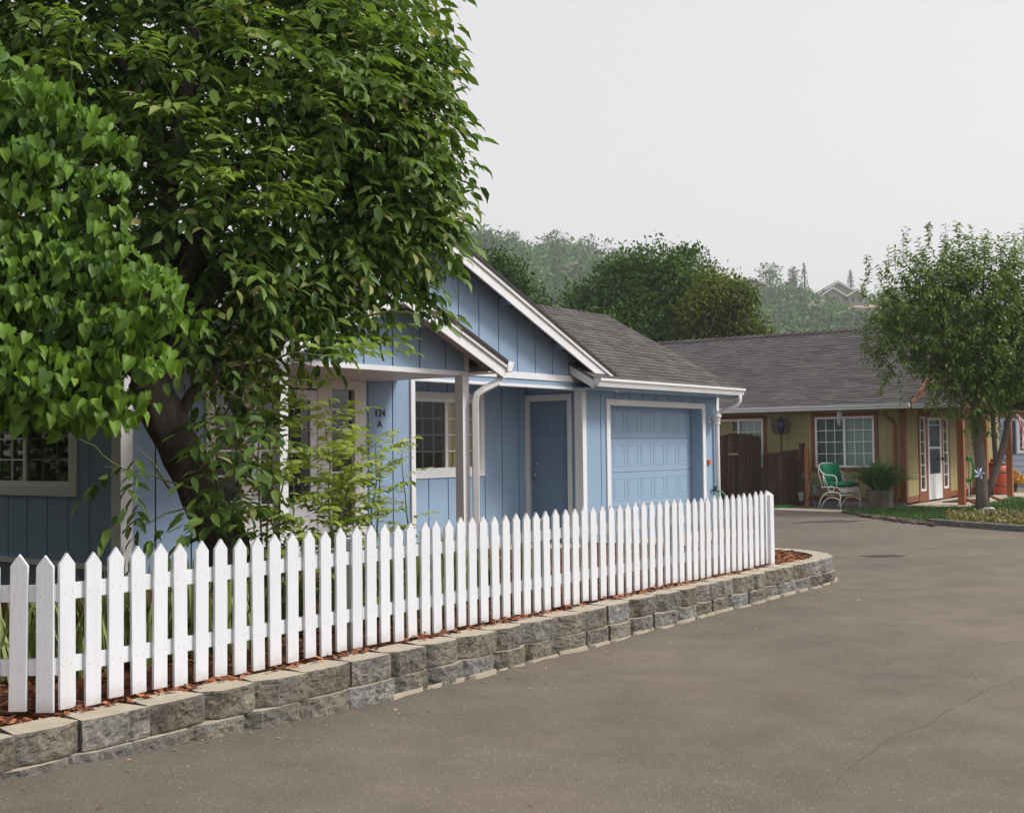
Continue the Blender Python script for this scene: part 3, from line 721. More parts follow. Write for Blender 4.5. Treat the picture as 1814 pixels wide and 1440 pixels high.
for k in range(42):
    y = TF + .2 * k; mb.prism([(RIDGE - .14, zr - .04), (RIDGE, zr + .022), (RIDGE + .14, zr - .04), (RIDGE + .14, zr - .055), (RIDGE, zr + .005), (RIDGE - .14, zr - .055)], lambda p, q, w: (p, w, q + (.012 if w > y + .1 else 0)), y, y + .205)
mb.build('ridge_cap', SHING, bh)
def gutter(mb, fn, l0, l1, z=0.0, w=0.12, h=0.115):
    """K-style gutter: fn(out, z, along)"""
    prof = [(0, z), (0, z - h), (w * .62, z - h), (w * .78, z - h * .55), (w, z - h * .28), (w, z), (w - .012, z), (w - .012, z - h * .2), (w * .6, z - h + .012), (.01, z - h + .012), (.01, z)]
    mb.prism(prof, fn, l0, l1)
    for e in (l0, l1):
        d_ = .003 if e == l0 else -.003
        mb.prism([(0, z), (0, z - h), (w * .62, z - h), (w * .78, z - h * .55), (w, z - h * .28), (w, z)], fn, e, e + d_)
# garage roof
GE, GSL = 8.80, 0.55; GZ = 2.45; GRT = 11.40
P = plane((0, GE, GZ), (1, 0, 0), (0, 1, GSL)); vl = (GRT - GE) * math.sqrt(1 + GSL ** 2)
mb = MB(BO)
shingles(mb, P, 11.0, 18.12, vl, lim=lambda v: (13.57 if GE + v / math.sqrt(1 + GSL ** 2) < 9.36 else 11.0, 18.12))
zt = lambda t: GZ + GSL * (t - GE)
mb.prism([(GE, zt(GE) - .03), (GE, zt(GE) - .001), (9.3, zt(9.3) - .001), (9.3, zt(9.3) - .03)], lambda p, q, w: (w, p, q), 13.57, 18.12)
mb.prism([(9.3, zt(9.3) - .03), (9.3, zt(9.3) - .001), (GRT, zt(GRT) - .001), (14.0, zt(GE) - .001), (14.0, zt(GE) - .03), (GRT, zt(GRT) - .03)], lambda p, q, w: (w, p, q), 11.0, 18.12)
grf = mb.build('roof', SHING, bh)
mb = MB(BO); x = 11.0
while x < 18.1:
    x1 = min(18.13, x + .2); mb.prism([(GRT - .14, zt(GRT) - .075), (GRT, zt(GRT) + .02), (GRT + .14, zt(GRT) - .075), (GRT + .14, zt(GRT) - .09), (GRT, zt(GRT) + .004), (GRT - .14, zt(GRT) - .09)], lambda p, q, w: (w, p, q + (.014 if w < x + .1 else 0)), x, x1); x += .195
mb.build('ridge_cap', SHING, grf)
mb = MB(BO); mb.prism([(GE, zt(GE) - .17), (GE, zt(GE) - .031), (GRT, zt(GRT) - .031), (GRT, zt(GRT) - .17)], lambda p, q, w: (w, p, q), 18.09, 18.115); mb.build('rake_board', WHITE, bh); mb = MB(BO); mb.prism([(GE, zt(GE) - .15), (GE, zt(GE) - .031), (9.2, zt(9.2) - .031), (9.2, zt(9.2) - .15)], lambda p, q, w: (w, p, q), 13.572, 13.596)
mb.build('rake_board', WHITE, bh)
mb = MB(BO); mb.prism([(9.23, 2.3), (9.23, zt(9.23) - .05), (GRT, zt(GRT) - .05), (13.9, zt(GE) - .05), (13.9, 2.3)], lambda p, q, w: (w, p, q), 18.02, 18.08); mb.build('gable_wall', BLUE2, bh)
mb = MB(BO); mb.box(13.6, 18.09, GE + .005, W0 - .015, 2.30, 2.32); mb.build('soffit', BLUE2, bh)
mb = MB(BO); gutter(mb, lambda o_, z, l: (l, GE - .002 - o_, z), 13.57, 18.14, 2.44); gg = mb.build('gutter', WHITE, bh)
mb = MB(BO); y = GE - .06
mb.tube([(18.03, y, 2.33), (18.03, y, 2.23), (18.00, y + .04, 2.16), (17.97, W0 - .14, 2.05), (17.96, W0 - .085, 1.97), (17.96, W0 - .075, 1.85), (17.96, W0 - .075, 0.12)], .034, 10); mb.build('downspout', WHITE, gg, smooth=True)
# porch
PT, PF = 7.89, 7.55; PR, PE, PZ = 8.30, 9.92, 2.42
pz = lambda s: PZ + SL * (PE - PR) - SL * abs(s - PR)
siding('porch_gable', lambda u, w, z: (u, PT - w, z), 6.93, 9.60, 2.315, lambda s: pz(s) - .062, [], 8.48 - .4064, bh, BLUE, knots=(PR,))
for sgn in (1, -1):
    e = PR - sgn * (PE - PR)
    mb = MB(BO); mb.prism([(e, PZ - .03), (e, PZ), (PR, pz(PR)), (PR, pz(PR) - .03)], lambda a, b, w: (a, w, b), PF, W0)
    shingles(mb, plane((e, PF, PZ), (0, 1, 0), (sgn, 0, SL)), 0, W0 - PF, (PE - PR) * math.sqrt(1 + SL * SL)); mb.build('porch_roof', SHING, bh)
    a, b = (e, PR) if sgn > 0 else (PR, e)
    def rk(lo, hi, t0, t1): mb.prism([(a, pz(a) + lo), (b, pz(b) + lo), (b, pz(b) + hi), (a, pz(a) + hi)], lambda p, q, w: (p, w, q), t0, t1)
    mb = MB(BO); rk(-.19, -.075, PF + .01, PF + .035); rk(-.073, -.031, PF - .014, PF + .035); mb.build('rake_board', WHITE, bh, bevel=0.003)
    mb = MB(BO); rk(-.029, .012, PF - .03, PF - .001); mb.build('drip_edge', DRIP, bh)
    mb = MB(BO); rk(-.06, -.034, PF + .04, PT - .015); mb.build('soffit', WHITE, bh)
mb = MB(BO); mb.box(6.93, 9.66, PT + .02, W0 - .02, 2.262, 2.285); mb.box(9.66, 9.90, PF + .04, W0 - .02, 2.29, 2.305); mb.build('porch_ceiling', WHITE, bh)
mb = MB(BO)
mb.box(6.92, 9.66, PT - .03, PT + .018, 2.262, 2.313); mb.box(9.61, 9.66, PT + .019, W0 - .015, 2.287, 2.34)
mb.box(9.602, 9.67, PT - .028, PT + .01, 2.316, 2.66); mb.build('porch_beam', WHITE, bh, bevel=0.003)
mb = MB(BO); mb.box(9.665, 9.9, W0 - .3, W0 - .02, 2.31, 2.36); mb.build('eave_return', CREAM, bh)
for x in (7.02, 9.585):
    mb = MB(BO); w_ = .055 if x > 8 else .05; mb.box(x - w_, x + w_, PT - .05, PT - .05 + 2 * w_, 0.2, 2.26); mb.build('porch_post', WHITE, bh, bevel=0.005)
mb = MB(BO); mb.box(6.7, 9.95, 7.6, W0 - .02, 0.02, 0.22); mb.build('porch_floor', CONC, bh)
mb = MB(BO); gutter(mb, lambda o_, z, l: (PE + o_, l, z), PF - .02, W0 - .03, 2.42); gg = mb.build('gutter', WHITE, bh)
mb = MB(BO); y = PF + .09
mb.tube([(PE + .01, y, 2.31), (PE + .01, y, 2.24), (PE - .05, y, 2.19), (9.72, y + .08, 2.11), (9.665, y + .12, 2.06), (9.65, y + .13, 1.98), (9.65, y + .13, 0.3)], .05, 4); mb.build('downspout', WHITE, gg, bevel=0.008)
# wall lamp, small orange box, hose tap, numbers
mb = MB(BO); c = (17.80, 9.06)
mb.box(17.77, 17.83, W0 - .02, W0 - .0, 1.86, 1.98); mb.tube([(17.80, W0 - .02, 1.9), (17.80, W0 - .1, 1.87), (17.80, 9.06, 1.9)], .012, 6)
wl = mb.build('wall_lamp', WHITE, bh)
mb = MB(BO); mb.lathe([(.085, 1.965), (.075, 1.985), (.03, 2.05), (.008, 2.075)], (c[0], c[1], 0), 16); mb.lathe([(.03, 1.83), (.055, 1.84), (.06, 1.86), (.05, 1.87)], (c[0], c[1], 0), 16); mb.build('lamp_cap', WHITE, wl)
mb = MB(BO); mb.lathe([(.05, 1.871), (.066, 1.962)], (c[0], c[1], 0), 16); mb.build('lamp_shade', pm('frosted_glass', (0.6, 0.62, 0.6), 0.3, 0.03), wl)
mb = MB(BO); mb.box(17.70, 17.79, W0 - .05, W0 - .013, 1.16, 1.24); mb.build('meter_box', pm('orange_plastic', (0.5, 0.13, 0.03), 0.5), bh, bevel=0.006)
mb = MB(BO); mb.tube([(17.86, W0, .72), (17.86, W0 - .1, .72)], .014, 8); mb.tube([(17.86, W0 - .08, .70), (17.86, W0 - .08, .77)], .02, 8); mb.tube([(17.82, W0 - .08, .78), (17.9, W0 - .08, .78)], .012, 6); mb.build('tap', BLACK, bh)
def lettering(text, s_, z_, size, parent, mat, w_):
    cu = bpy.data.curves.new('house_number', 'FONT'); cu.body = text; cu.size = size; cu.extrude = .004; cu.offset = .0
    cu.align_x = 'CENTER'; cu.materials.append(mat)
    tmp = bpy.data.objects.new('tmp', cu); COL.objects.link(tmp); bpy.context.view_layer.update()
    me = bpy.data.meshes.new_from_object(tmp.evaluated_get(bpy.context.evaluated_depsgraph_get())); bpy.data.objects.remove(tmp)
    o = link('house_number', me, parent, (s_ - BO[0], W0 - w_ - BO[1], z_)); o.rotation_euler = (R(90), 0, 0)
lettering('124', 9.69, 1.86, 0.122, bh, BLACK, .019)
lettering('A', 9.685, 1.742, 0.11, bh, BLACK, .019)

# ================================================================== YELLOW-GREEN HOUSE
yh = thing('olive_house', 'olive green house with rust orange trim, long shingle roof and side porch', 'house', YC, ROT2)
FX0 = -12.0
yfront = lambda u, w, z: (u, -w, z)
yside = lambda u, w, z: (w, u, z)
siding('wall', yfront, FX0, 0.0, 0.22, lambda u: 2.40, [(-4.25, -3.44, .9, 2.12), (-2.12, -0.69, .92, 2.12)], 0.0, yh, OLIVE, off=(0, 0, 0), pitch=0.2, g=0.003, th=0.008)
siding('wall', yside, 0.0, 9.0, 0.24, lambda u: 2.40 + .47 * min(u, 9.2 - u) - .08 * 0, [(1.0, 3.7, 0.0, 2.13)], .2, yh, OLIVE, off=(0, 0, 0), pitch=0.3, g=0.006, th=0.012, knots=(4.6,))
mb = MB(); mb.box(FX0, -.02, -.012, .1, .12, .215); mb.box(-.1, .018, .03, .99, .10, .235); mb.box(-.1, .018, 3.71, 9, .10, .235); mb.build('base_trim', RUST, yh)
mb = MB(); mb.box(FX0, -.03, -.004, .09, -.12, .118); mb.build('foundation', GREYCON, yh)
mb = MB(); mb.box(-.10, .022, -.024, -.0095, .22, 2.38); mb.box(.0135, .026, -.0235, .1, .22, 2.38); mb.build('corner_board', RUST, yh)
window(yh, yfront, -2.12, -0.69, .92, 2.12, .085, 3, 4, RUST, VINYL, (0, 0, 0), slats=True, ft=.05)
window(yh, yfront, -4.75, -3.44, .92, 2.12, .085, 3, 4, RUST, VINYL, (0, 0, 0), slats=True, ft=.05)
# entry in the side wall
mb = MB()
for a, b in ((1.0, 1.12), (1.58, 1.74), (2.92, 3.08), (3.56, 3.7)): mb.box(-.02, .03, a, b, .08, 2.16)
for a, b in ((1.12, 1.58), (1.74, 2.92), (3.08, 3.56)): mb.box(-.02, .03, a, b, 2.11, 2.28)
for a, b in ((1.12, 1.58), (3.08, 3.56)): mb.box(-.02, .03, a, b, .08, .33)
en = mb.build('entry_frame', RUST, yh, bevel=.004)
for a, b in ((1.12, 1.58), (3.08, 3.56)):
    mb = MB()
    mb.box(-.02, .022, a, a + .07, .33, 2.11); mb.box(-.02, .022, b - .07, b, .33, 2.11); mb.box(-.02, .022, a + .07, b - .07, .33, .38); mb.box(-.02, .022, a + .07, b - .07, 2.07, 2.11)
    for k in range(1, 6): z = .4 + k * .275; mb.box(-.01, .012, a + .07, b - .07, z - .01, z + .01)
    sl = mb.build('side_light', VINYL, yh)
    mb = MB(); mb.box(-.012, -.008, a + .07, b - .07, .38, 2.07); mb.build('pane', GLASS, sl)
mb = MB()
for a, b, c, d_ in ((1.74, 1.87, .1, 2.1), (2.79, 2.92, .1, 2.1), (1.87, 2.79, 2.03, 2.1), (1.87, 2.79, .1, .72), (1.87, 2.79, 1.33, 1.38), (1.87, 2.79, 1.90, 1.92)): mb.box(-.005, .034, a, b, c, d_)
sd = mb.build('storm_door', WHITE, yh, bevel=.005)
mb = MB(); mb.box(.004, .008, 1.87, 2.79, .72, 1.33); mb.box(.004, .008, 1.87, 2.79, 1.38, 2.03); mb.build('pane', GLASSD, sd)
mb = MB(); mb.ball((.07, 2.86, 1.08), .03, .04, .05); mb.build('handle', BLACK, sd)
mb = MB(); mb.box(-.35, -.34, .9, 3.8, .1, 2.3); mb.box(-11.9, -.2, 1.0, 1.02, .1, 2.3); mb.box(FX0, -.05, 8.9, 9.0, 0, 2.4); mb.build('rear_wall', DARK, yh)  # inner sheets are near-black to stand in for unlit rooms
mb = MB(); mb.box(.4, .9, 1.5, 3.1, .062, .075); tag(mb.build('door_mat', pm('dark_mat', (.04, .03, .025), .95), None, Yw(0, 0, 0), ROT2), 'dark mat in front of the white storm door of the olive house', 'door mat')
# roof
YE, YZ, YS_, YR = -.45, 2.385, .47, 4.2
yz = lambda y: YZ + YS_ * (YR - YE) - YS_ * abs(y - YR); vl = (YR - YE) * math.sqrt(1 + YS_ ** 2)
mb = MB(); shingles(mb, plane((0, YE, YZ), (1, 0, 0), (0, 1, YS_)), FX0, .30, vl, tabw=.32)
mb.prism([(YE, yz(YE) - .03), (YE, yz(YE) - .001), (YR, yz(YR) - .001), (2 * YR - YE, yz(YE) - .001), (2 * YR - YE, yz(YE) - .03), (YR, yz(YR) - .03)], lambda p, q, w: (w, p, q), FX0, .30)
yr_ = mb.build('roof', SHING2, yh)
mb = MB(); x = FX0
while x < .28:
    zr = yz(YR); mb.prism([(YR - .15, zr - .06), (YR, zr + .02), (YR + .15, zr - .06), (YR + .15, zr - .075), (YR, zr + .004), (YR - .15, zr - .075)], lambda p, q, w: (w, p, q + (.05 if w > x + .1 else 0)), x, x + .235); x += .22
mb.build('ridge_cap', SHING2, yr_)
mb = MB()
for (a, b) in ((YE, YR), (YR, 2 * YR - YE)):
    mb.prism([(a, yz(a) - .2), (b, yz(b) - .2), (b, yz(b) + .02), (a, yz(a) + .02)], lambda p, q, w: (w, p, q), .302, .34)
mb.build('rake_board', RUST, yh, bevel=.004)
mb = MB(); mb.box(FX0, .0, YE + .004, -.02, 2.26, 2.285); mb.build('soffit', RUST, yh)
mb = MB(); gutter(mb, lambda o_, z, l: (l, YE - .002 - o_, z), FX0, .28, 2.38, .12, .115); gy = mb.build('gutter', WHITE, yh)
mb = MB(); mb.tube([(-.34, YE - .06, 2.27), (-.34, YE - .06, 2.2), (-.28, -.3, 2.08), (-.22, -.1, 2.0), (-.21, -.055, 1.92), (-.21, -.055, .1)], .045, 4); mb.build('downspout', RUST, gy)
# side porch
mb = MB(); PYZ = lambda y: 2.36 + .27 * (3.8 - YE) - .27 * abs(y - 3.8); vl = (3.8 - YE) * math.sqrt(1 + .27 ** 2)
shingles(mb, plane((0, YE, 2.36), (1, 0, 0), (0, 1, .27)), .345, 1.38, vl, tabw=.32)
mb.prism([(YE, PYZ(YE) - .03), (YE, PYZ(YE) - .001), (3.8, PYZ(3.8) - .001), (8.05, PYZ(YE) - .001), (8.05, PYZ(YE) - .03), (3.8, PYZ(3.8) - .03)], lambda p, q, w: (w, p, q), .345, 1.38)
mb.build('porch_roof', SHING2, yh)
mb = MB(); mb.prism([(YE, PYZ(YE) - .18), (3.8, PYZ(3.8) - .18), (3.8, PYZ(3.8) - .0), (YE, PYZ(YE) - .0)], lambda p, q, w: (w, p, q), 1.382, 1.41); mb.prism([(3.8, PYZ(3.8) - .18), (8.05, PYZ(YE) - .18), (8.05, PYZ(YE)), (3.8, PYZ(3.8))], lambda p, q, w: (w, p, q), 1.382, 1.41)
mb.box(.345, 1.05, YE + .55, YE + .67, 2.08, 2.28); mb.box(1.05, 1.17, YE + .55, 7.9, 2.1, 2.26); mb.build('porch_beam', RUST, yh)
mb = MB(); mb.box(.02, 1.37, -.3, 7.9, 2.262, 2.28); mb.build('porch_ceiling', RUST, yh)
mb = MB(); gutter(mb, lambda o_, z, l: (l, YE - .002 - o_, z), .345, 1.36, 2.355, .12, .1); gy = mb.build('gutter', WHITE, yh)
for (x, y, w_) in ((1.10, .55, .075), (1.12, 2.6, .075), (1.12, 5.2, .07), (1.12, 7.7, .07)):
    mb = MB(); mb.box(x - w_, x + w_, y - w_, y + w_, .06, 2.1); mb.build('porch_post', ORANGEWD, yh, bevel=.006)
for (x, y) in ((1.14, .66), (1.16, 2.72)):
    mb = MB(); mb.tube([(x, y, 2.2), (x, y, .3), (x + .02, y - .02, .2), (x + .12, y - .05, .14), (x + .3, y - .12, .085), (x + .4, y - .15, .08)], .03, 6); mb.build('downspout', RUST, gy)
mb = MB(); mb.prism([(.02, -.05), (1.2, -.25), (1.75, .2), (2.0, 2.4), (1.9, 7.9), (.02, 7.9)], lambda a, b, w: (a, b, w), -.02, .06)
tag(mb.build('porch_slab', CONC, None, YC, ROT2), kind='structure')
mb = MB(); mb.prism([(-2.4, -2.2), (-.9, -2.62), (-.35, -2.5), (-.35, -1.9), (-2.3, -1.75)], lambda a, b, w: (a, b, w), -.02, .03)
tag(mb.build('path', CONC, None, YC, ROT2), kind='structure')

# ================================================================== LAWN
LP = [(6.95, 24.6), (7.0, 23.9), (7.2, 22.9), (7.3, 21.8), (7.62, 20.5), (8.35, 19.0), (9.6, 17.4), (14, 16.5), (17, 27), (12.9, 30.0), (11.9, 28.2), (10.75, 26.4), (9.9, 25.3), (8.6, 25.7)]
def inside(x, y, P):
    c = False; j = len(P) - 1
    for i in range(len(P)):
        if (P[i][1] > y) != (P[j][1] > y) and x < (P[j][0] - P[i][0]) * (y - P[i][1]) / (P[j][1] - P[i][1]) + P[i][0]: c = not c
        j = i
    return c
mb = MB(); mb.prism(LP, lambda a, b, w: (a, b, w), 0.0, 0.055)
tag(mb.build('lawn', pm('lawn_soil', (0.05, 0.075, 0.02), 0.95, 0.3, 2, world=True)), kind='structure')
pos = []
DRYL = [(7.75, 20.6), (8.4, 19.1), (9.6, 17.5), (11.5, 17.0), (10.6, 20.6), (9.4, 22.0), (8.15, 21.9)]
while len(pos) < 26000:
    x, y = random.uniform(6.9, 13.0), random.uniform(17, 29.5)
    if inside(x, y, LP) and not inside(x, y, DRYL): pos.append((x, y, 0.05))
pos = np.array(pos); n = len(pos)
up = np.array([0, 0, 1.0]) + rng.normal(size=(n, 3)) * 0.45
BLADE_V = np.array([(0, .06, 0), (0, -.06, 0), (.6, .045, .03), (.6, -.045, .03), (1, 0, .16)], float); BLADE_F = np.array([(0, 1, 3), (0, 3, 2), (2, 3, 4)])
tag(scatter('grass', BLADE_V, BLADE_F, pos, up, rng.normal(size=(n, 3)), rng.uniform(.05, .085, n), rng.random(n) * .5, leafmat('lawn_grass', (0.028, 0.075, 0.012), (0.085, 0.17, 0.03), trans=.25), width=1.6), 'short green lawn beside the olive house', 'grass', kind='stuff')
pos = []
while len(pos) < 5200:
    x, y = random.uniform(7.2, 11.5), random.uniform(17, 23)
    if inside(x, y, DRYL) and inside(x, y, LP) and random.random() < .35 + .65 * (noise.noise(Vector((x * 1.6, y * 1.6, 3))) > -.15): pos.append((x, y, random.uniform(.04, .2)))
pos = np.array(pos); n = len(pos)
tag(scatter('ground_cover', LEAF_V, LEAF_F, pos, rng.normal(size=(n, 3)) + np.array([0, 0, .7]), rng.normal(size=(n, 3)) + np.array([0, 0, 1]), rng.uniform(.05, .1, n), rng.random(n) * .6, leafmat('dry_cover', (0.13, 0.12, 0.035), (0.36, 0.28, 0.12), trans=.2)), 'dry yellowish ground cover along the lawn edge', 'ground cover', kind='stuff')
edge = thing('lawn_edging', 'low dark concrete block edging along the lawn by the small tree', 'edging', (8.0, 19.7, 0))
EP = [Vector(p + (0,)) for p in ((7.52, 20.9), (7.8, 20.05), (8.35, 18.95), (9.0, 18.05), (9.9, 17.1))]
d = 0
for k in range(9):
    p, t_ = path_at(EP, d + .2); mb = MB((8.0, 19.7, 0)); nn = Vector((t_.y, -t_.x, 0))
    mb.obox(p + Vector((0, 0, .045)), t_, nn, Vector((0, 0, 1)), .195, .08, .075); mb.build('block', pm('dark_edging_concrete', (.13, .125, .12), .9, .3, 6, .4, 60), edge, bevel=.012); d += .41
mb = MB()
for i in range(500):
    x, y = random.choice([(7.15, 23.2), (7.28, 22.4), (7.3, 21.8), (7.45, 21.1)]); x += random.gauss(-.08, .06); y += random.gauss(0, .35)
    c = Vector((x, y, .03 + random.uniform(0, .03))); l = random.uniform(.015, .05); mb.ball(c, l, l, l * .6, 5, 3)
tag(mb.build('gravel', pm('river_gravel', (.1, .075, .06), .9, .4, island=.6)), 'loose gravel and litter at the lawn corner', 'gravel', kind='stuff')

# ================================================================== WOODEN GATE + SIDE FENCE
def board_fence(name, label, x0, x1, top, y, cat, post=False):
    r = thing(name, label, cat, Yw(x0, y, 0), ROT2); mb = MB(); n = int((x1 - x0) / .095); w = (x1 - x0) / n
    for i in range(n):
        a, b = i * w, (i + 1) * w - .006; h = top((i + .5) / n) + random.uniform(-.012, .012); dy = random.uniform(-.004, .004)
        mb.prism([(a, .03), (b, .03), (b, h - .03), (b - .02, h), (a + .02, h), (a, h - .03)], lambda p, q, ww: (p, ww + dy, q), 0, .018)
    mb.build('board_panel', OLDWD, r)
    mb = MB()
    for z in (.25, top(.5) - .3): mb.box(0, x1 - x0, .025, .065, z, z + .09)
    mb.build('rail', OLDWD, r); return r
gt = board_fence('wooden_gate', 'tall dark weathered board gate with an arched top beside the blue garage', -4.5, -3.26, lambda f: 1.66 + .11 * math.sin(math.pi * f), -.62, 'gate')
mb = MB()
for z in (1.42, .72): mb.box(1.2, 1.27, -.02, -.003, z, z + .07); mb.tube([(1.245, -.02, z - .02), (1.245, -.02, z + .09)], .014, 6)
mb.build('hinge', BLACK, gt)
mb = MB(); mb.box(.42, .66, -.03, -.003, 1.235, 1.275); mb.build('wood_scrap', pm('pale_wood', (.3, .25, .2), .9), gt)
sf = board_fence('wooden_fence', 'lower dark weathered board fence between the arched gate and the olive house', -3.20, -2.30, lambda f: 1.27 + .12 * f * f, -.62, 'fence')
mb = MB(); mb.box(.92, 1.02, -.02, .08, 0, 1.46); mb.box(.905, 1.035, -.035, .095, 1.462, 1.50); mb.build('post', OLDWD, sf)
mb = MB(); mb.box(1.04, 1.14, -.01, .03, 0, 1.38); mb.build('edge_board', ORANGEWD, sf)

# ================================================================== THINGS BY THE OLIVE HOUSE
# glider chair
chair = thing('glider_chair', 'white metal glider armchair with green cushions under the olive house window', 'chair', Yw(-1.14, -1.12, -.01), R(32))
def arc(cx, cz, rx, rz, a0, a1, x, n=9): return [(x, cx + rx * math.cos(R(a0 + (a1 - a0) * i / n)), cz + rz * math.sin(R(a0 + (a1 - a0) * i / n))) for i in range(n + 1)]
# local frame: x = width, -y = front
base = MB()
for x in (-.32, .32):
    base.tube([(x, -.30, .0), (x, -.30, .34), (x, -.27, .385), (x, -.20, .40), (x, .02, .40), (x, .16, .36), (x, .28, .24), (x, .36, .0)], .0135, 8)
    base.tube([(x, -.30, .22), (x, -.2, .27), (x, -.05, .285), (x, .08, .26), (x, .2, .16), (x, .30, .0)], .0115, 8)
    for y in (-.30, .36): base.box(x - .03, x + .03, y - .03, y + .03, .0, .014)
base.tube([(-.32, -.30, .34), (.32, -.30, .34)], .0115, 8); base.tube([(-.32, .2, .33), (.32, .2, .33)], .0115, 8)
base.build('base_frame', METALW, chair, smooth=True)
fm = MB()
for x in (-.30, .30):
    fm.tube(arc(-.02, .475, .085, .06, 0, 360, x, 14), .0115, 7, cap=False)
    fm.tube([(x, .28, .50), (x, .14, .515), (x, -.18, .515), (x, -.25, .49), (x, -.28, .44)], .0125, 8)
    fm.tube([(x * 1.06, -.20, .515), (x * 1.1, -.21, .70), (x * 1.1, -.18, .765), (x * 1.1, -.08, .785), (x * 1.08, .12, .79), (x * 1.04, .26, .86), (x * .98, .33, .95), (x * .85, .36, 1.02)], .0135, 8)
    fm.tube([(x, .24, .52), (x * 1.04, .33, .80), (x * .98, .36, .97)], .0115, 8); fm.tube([(x, .16, .52), (x * 1.04, .22, .81)], .0095, 7); fm.tube([(x, .08, .52), (x * 1.06, .2, .80)], .0095, 7)
fm.tube([(-.255, .36, 1.02), (-.15, .375, 1.05), (.15, .375, 1.05), (.255, .36, 1.02)], .0135, 8)
fm.tube([(-.3, -.28, .44), (.3, -.28, .44)], .0125, 8); fm.tube([(-.3, .28, .50), (.3, .28, .50)], .0125, 8)
fm.build('seat_frame', METALW, chair, smooth=True)
mb = MB(); mb.box(-.28, .28, -.285, -.27, .40, .50); mb.build('apron', CREAM, chair)
def cushion(name, c, ax, ay, az, hx, hy, hz):
    bm = bmesh.new(); bmesh.ops.create_cube(bm, size=2); bmesh.ops.subdivide_edges(bm, edges=bm.edges, cuts=5, use_grid_fill=True)
    for v in bm.verts:
        q = v.co.copy(); e = max(abs(q.x), abs(q.y)); k = 1 - .55 * max(0, (e - .55) / .45) ** 2
        v.co = Vector(c) + ax * q.x * hx * (1 - .03 * abs(q.z)) + ay * q.y * hy * (1 - .03 * abs(q.z)) + az * q.z * hz * k
    me = bpy.data.meshes.new(name); bm.to_mesh(me); bm.free(); me.materials.append(GREENC)
    me.polygons.foreach_set('use_smooth', [True] * len(me.polygons)); o = link(name, me, chair); return o
cushion('seat_cushion', (0, -.02, .575), Vector((1, 0, 0)), Vector((0, 1, 0)), Vector((0, 0, 1)), .285, .29, .06)
bq = R(14)
cushion('back_cushion', (0, .245, .80), Vector((1, 0, 0)), Vector((0, math.sin(bq), math.cos(bq))), Vector((0, -math.cos(bq), math.sin(bq))), .285, .25, .06)
# strap-leaved plant in a tub
pl = thing('potted_plant', 'strap leaved green plant in a weathered wooden tub by the olive house corner', 'potted plant', Yw(-.28, -1.0, 0))
mb = MB()
for k in range(20):
    a = 2 * math.pi * k / 20; c, s_ = math.cos(a), math.sin(a); w = .055
    q = [(.27 * c - w * s_, .27 * s_ + w * c), (.27 * c + w * s_, .27 * s_ - w * c)]; r2 = 1.12
    ids = [mb.vert((*q[0], .05)), mb.vert((*q[1], .05)), mb.vert((q[1][0] * r2, q[1][1] * r2, .44)), mb.vert((q[0][0] * r2, q[0][1] * r2, .44))]
    ii = [mb.vert((q[0][0] * .9, q[0][1] * .9, .05)), mb.vert((q[1][0] * .9, q[1][1] * .9, .05)), mb.vert((q[1][0] * 1.02, q[1][1] * 1.02, .44)), mb.vert((q[0][0] * 1.02, q[0][1] * 1.02, .44))]
    mb.face(ids[::-1]); mb.face((ids[2], ids[3], ii[3], ii[2])); mb.face((ids[0], ids[3], ii[3], ii[0])); mb.face((ids[1], ii[1], ii[2], ids[2])); mb.face(ii)
mb.lathe([(.26, .36), (.26, .38)], n=16)
mb.build('tub', pm('grey_tub_wood', (.13, .115, .1), .9, .4, 7, .4, 30, stretch=(1, 1, .15), island=.3), pl)
def strap_mesh(n, spread, hmin, hmax, wid, seed, arch=1.0):
    r_ = np.random.default_rng(seed); mb = MB(); tint = []
    for i in range(n):
        a = r_.uniform(0, 6.283); h = r_.uniform(hmin, hmax); out = r_.uniform(.15, 1.0) * spread; cx, cy = r_.normal(0, .05, 2)
        d_ = np.array([math.cos(a), math.sin(a)]); sd_ = np.array([-d_[1], d_[0]]); prev = None; N = 7; w = wid * r_.uniform(.7, 1.2)
        for k in range(N + 1):
            f = k / N; x = out * f ** 1.5 * arch; z = h * (f - (.75 * out / spread) * max(0, f - .45) ** 2 * 1.6)
            ww = w * (1 - f) ** .6 * (.6 + .4 * min(1, f * 4)); c = np.array([cx, cy]) + d_ * x
            l, m_, r2 = (mb.vert((*(c + sd_ * ww), z)), mb.vert((*c, z - ww * .35)), mb.vert((*(c - sd_ * ww), z)))
            if prev: mb.face((prev[0], prev[1], m_, l)); mb.face((prev[1], prev[2], r2, m_))
            prev = (l, m_, r2)
    return mb
STRAP = pm('strap_leaf', (.09, .18, .045), .45, .25, 5, island=.5, spec=.4)
mb = strap_mesh(380, 1.2, .45, .92, .026, 3); o = mb.build('leaves', STRAP, pl, smooth=True); o.location = (0, 0, .36)
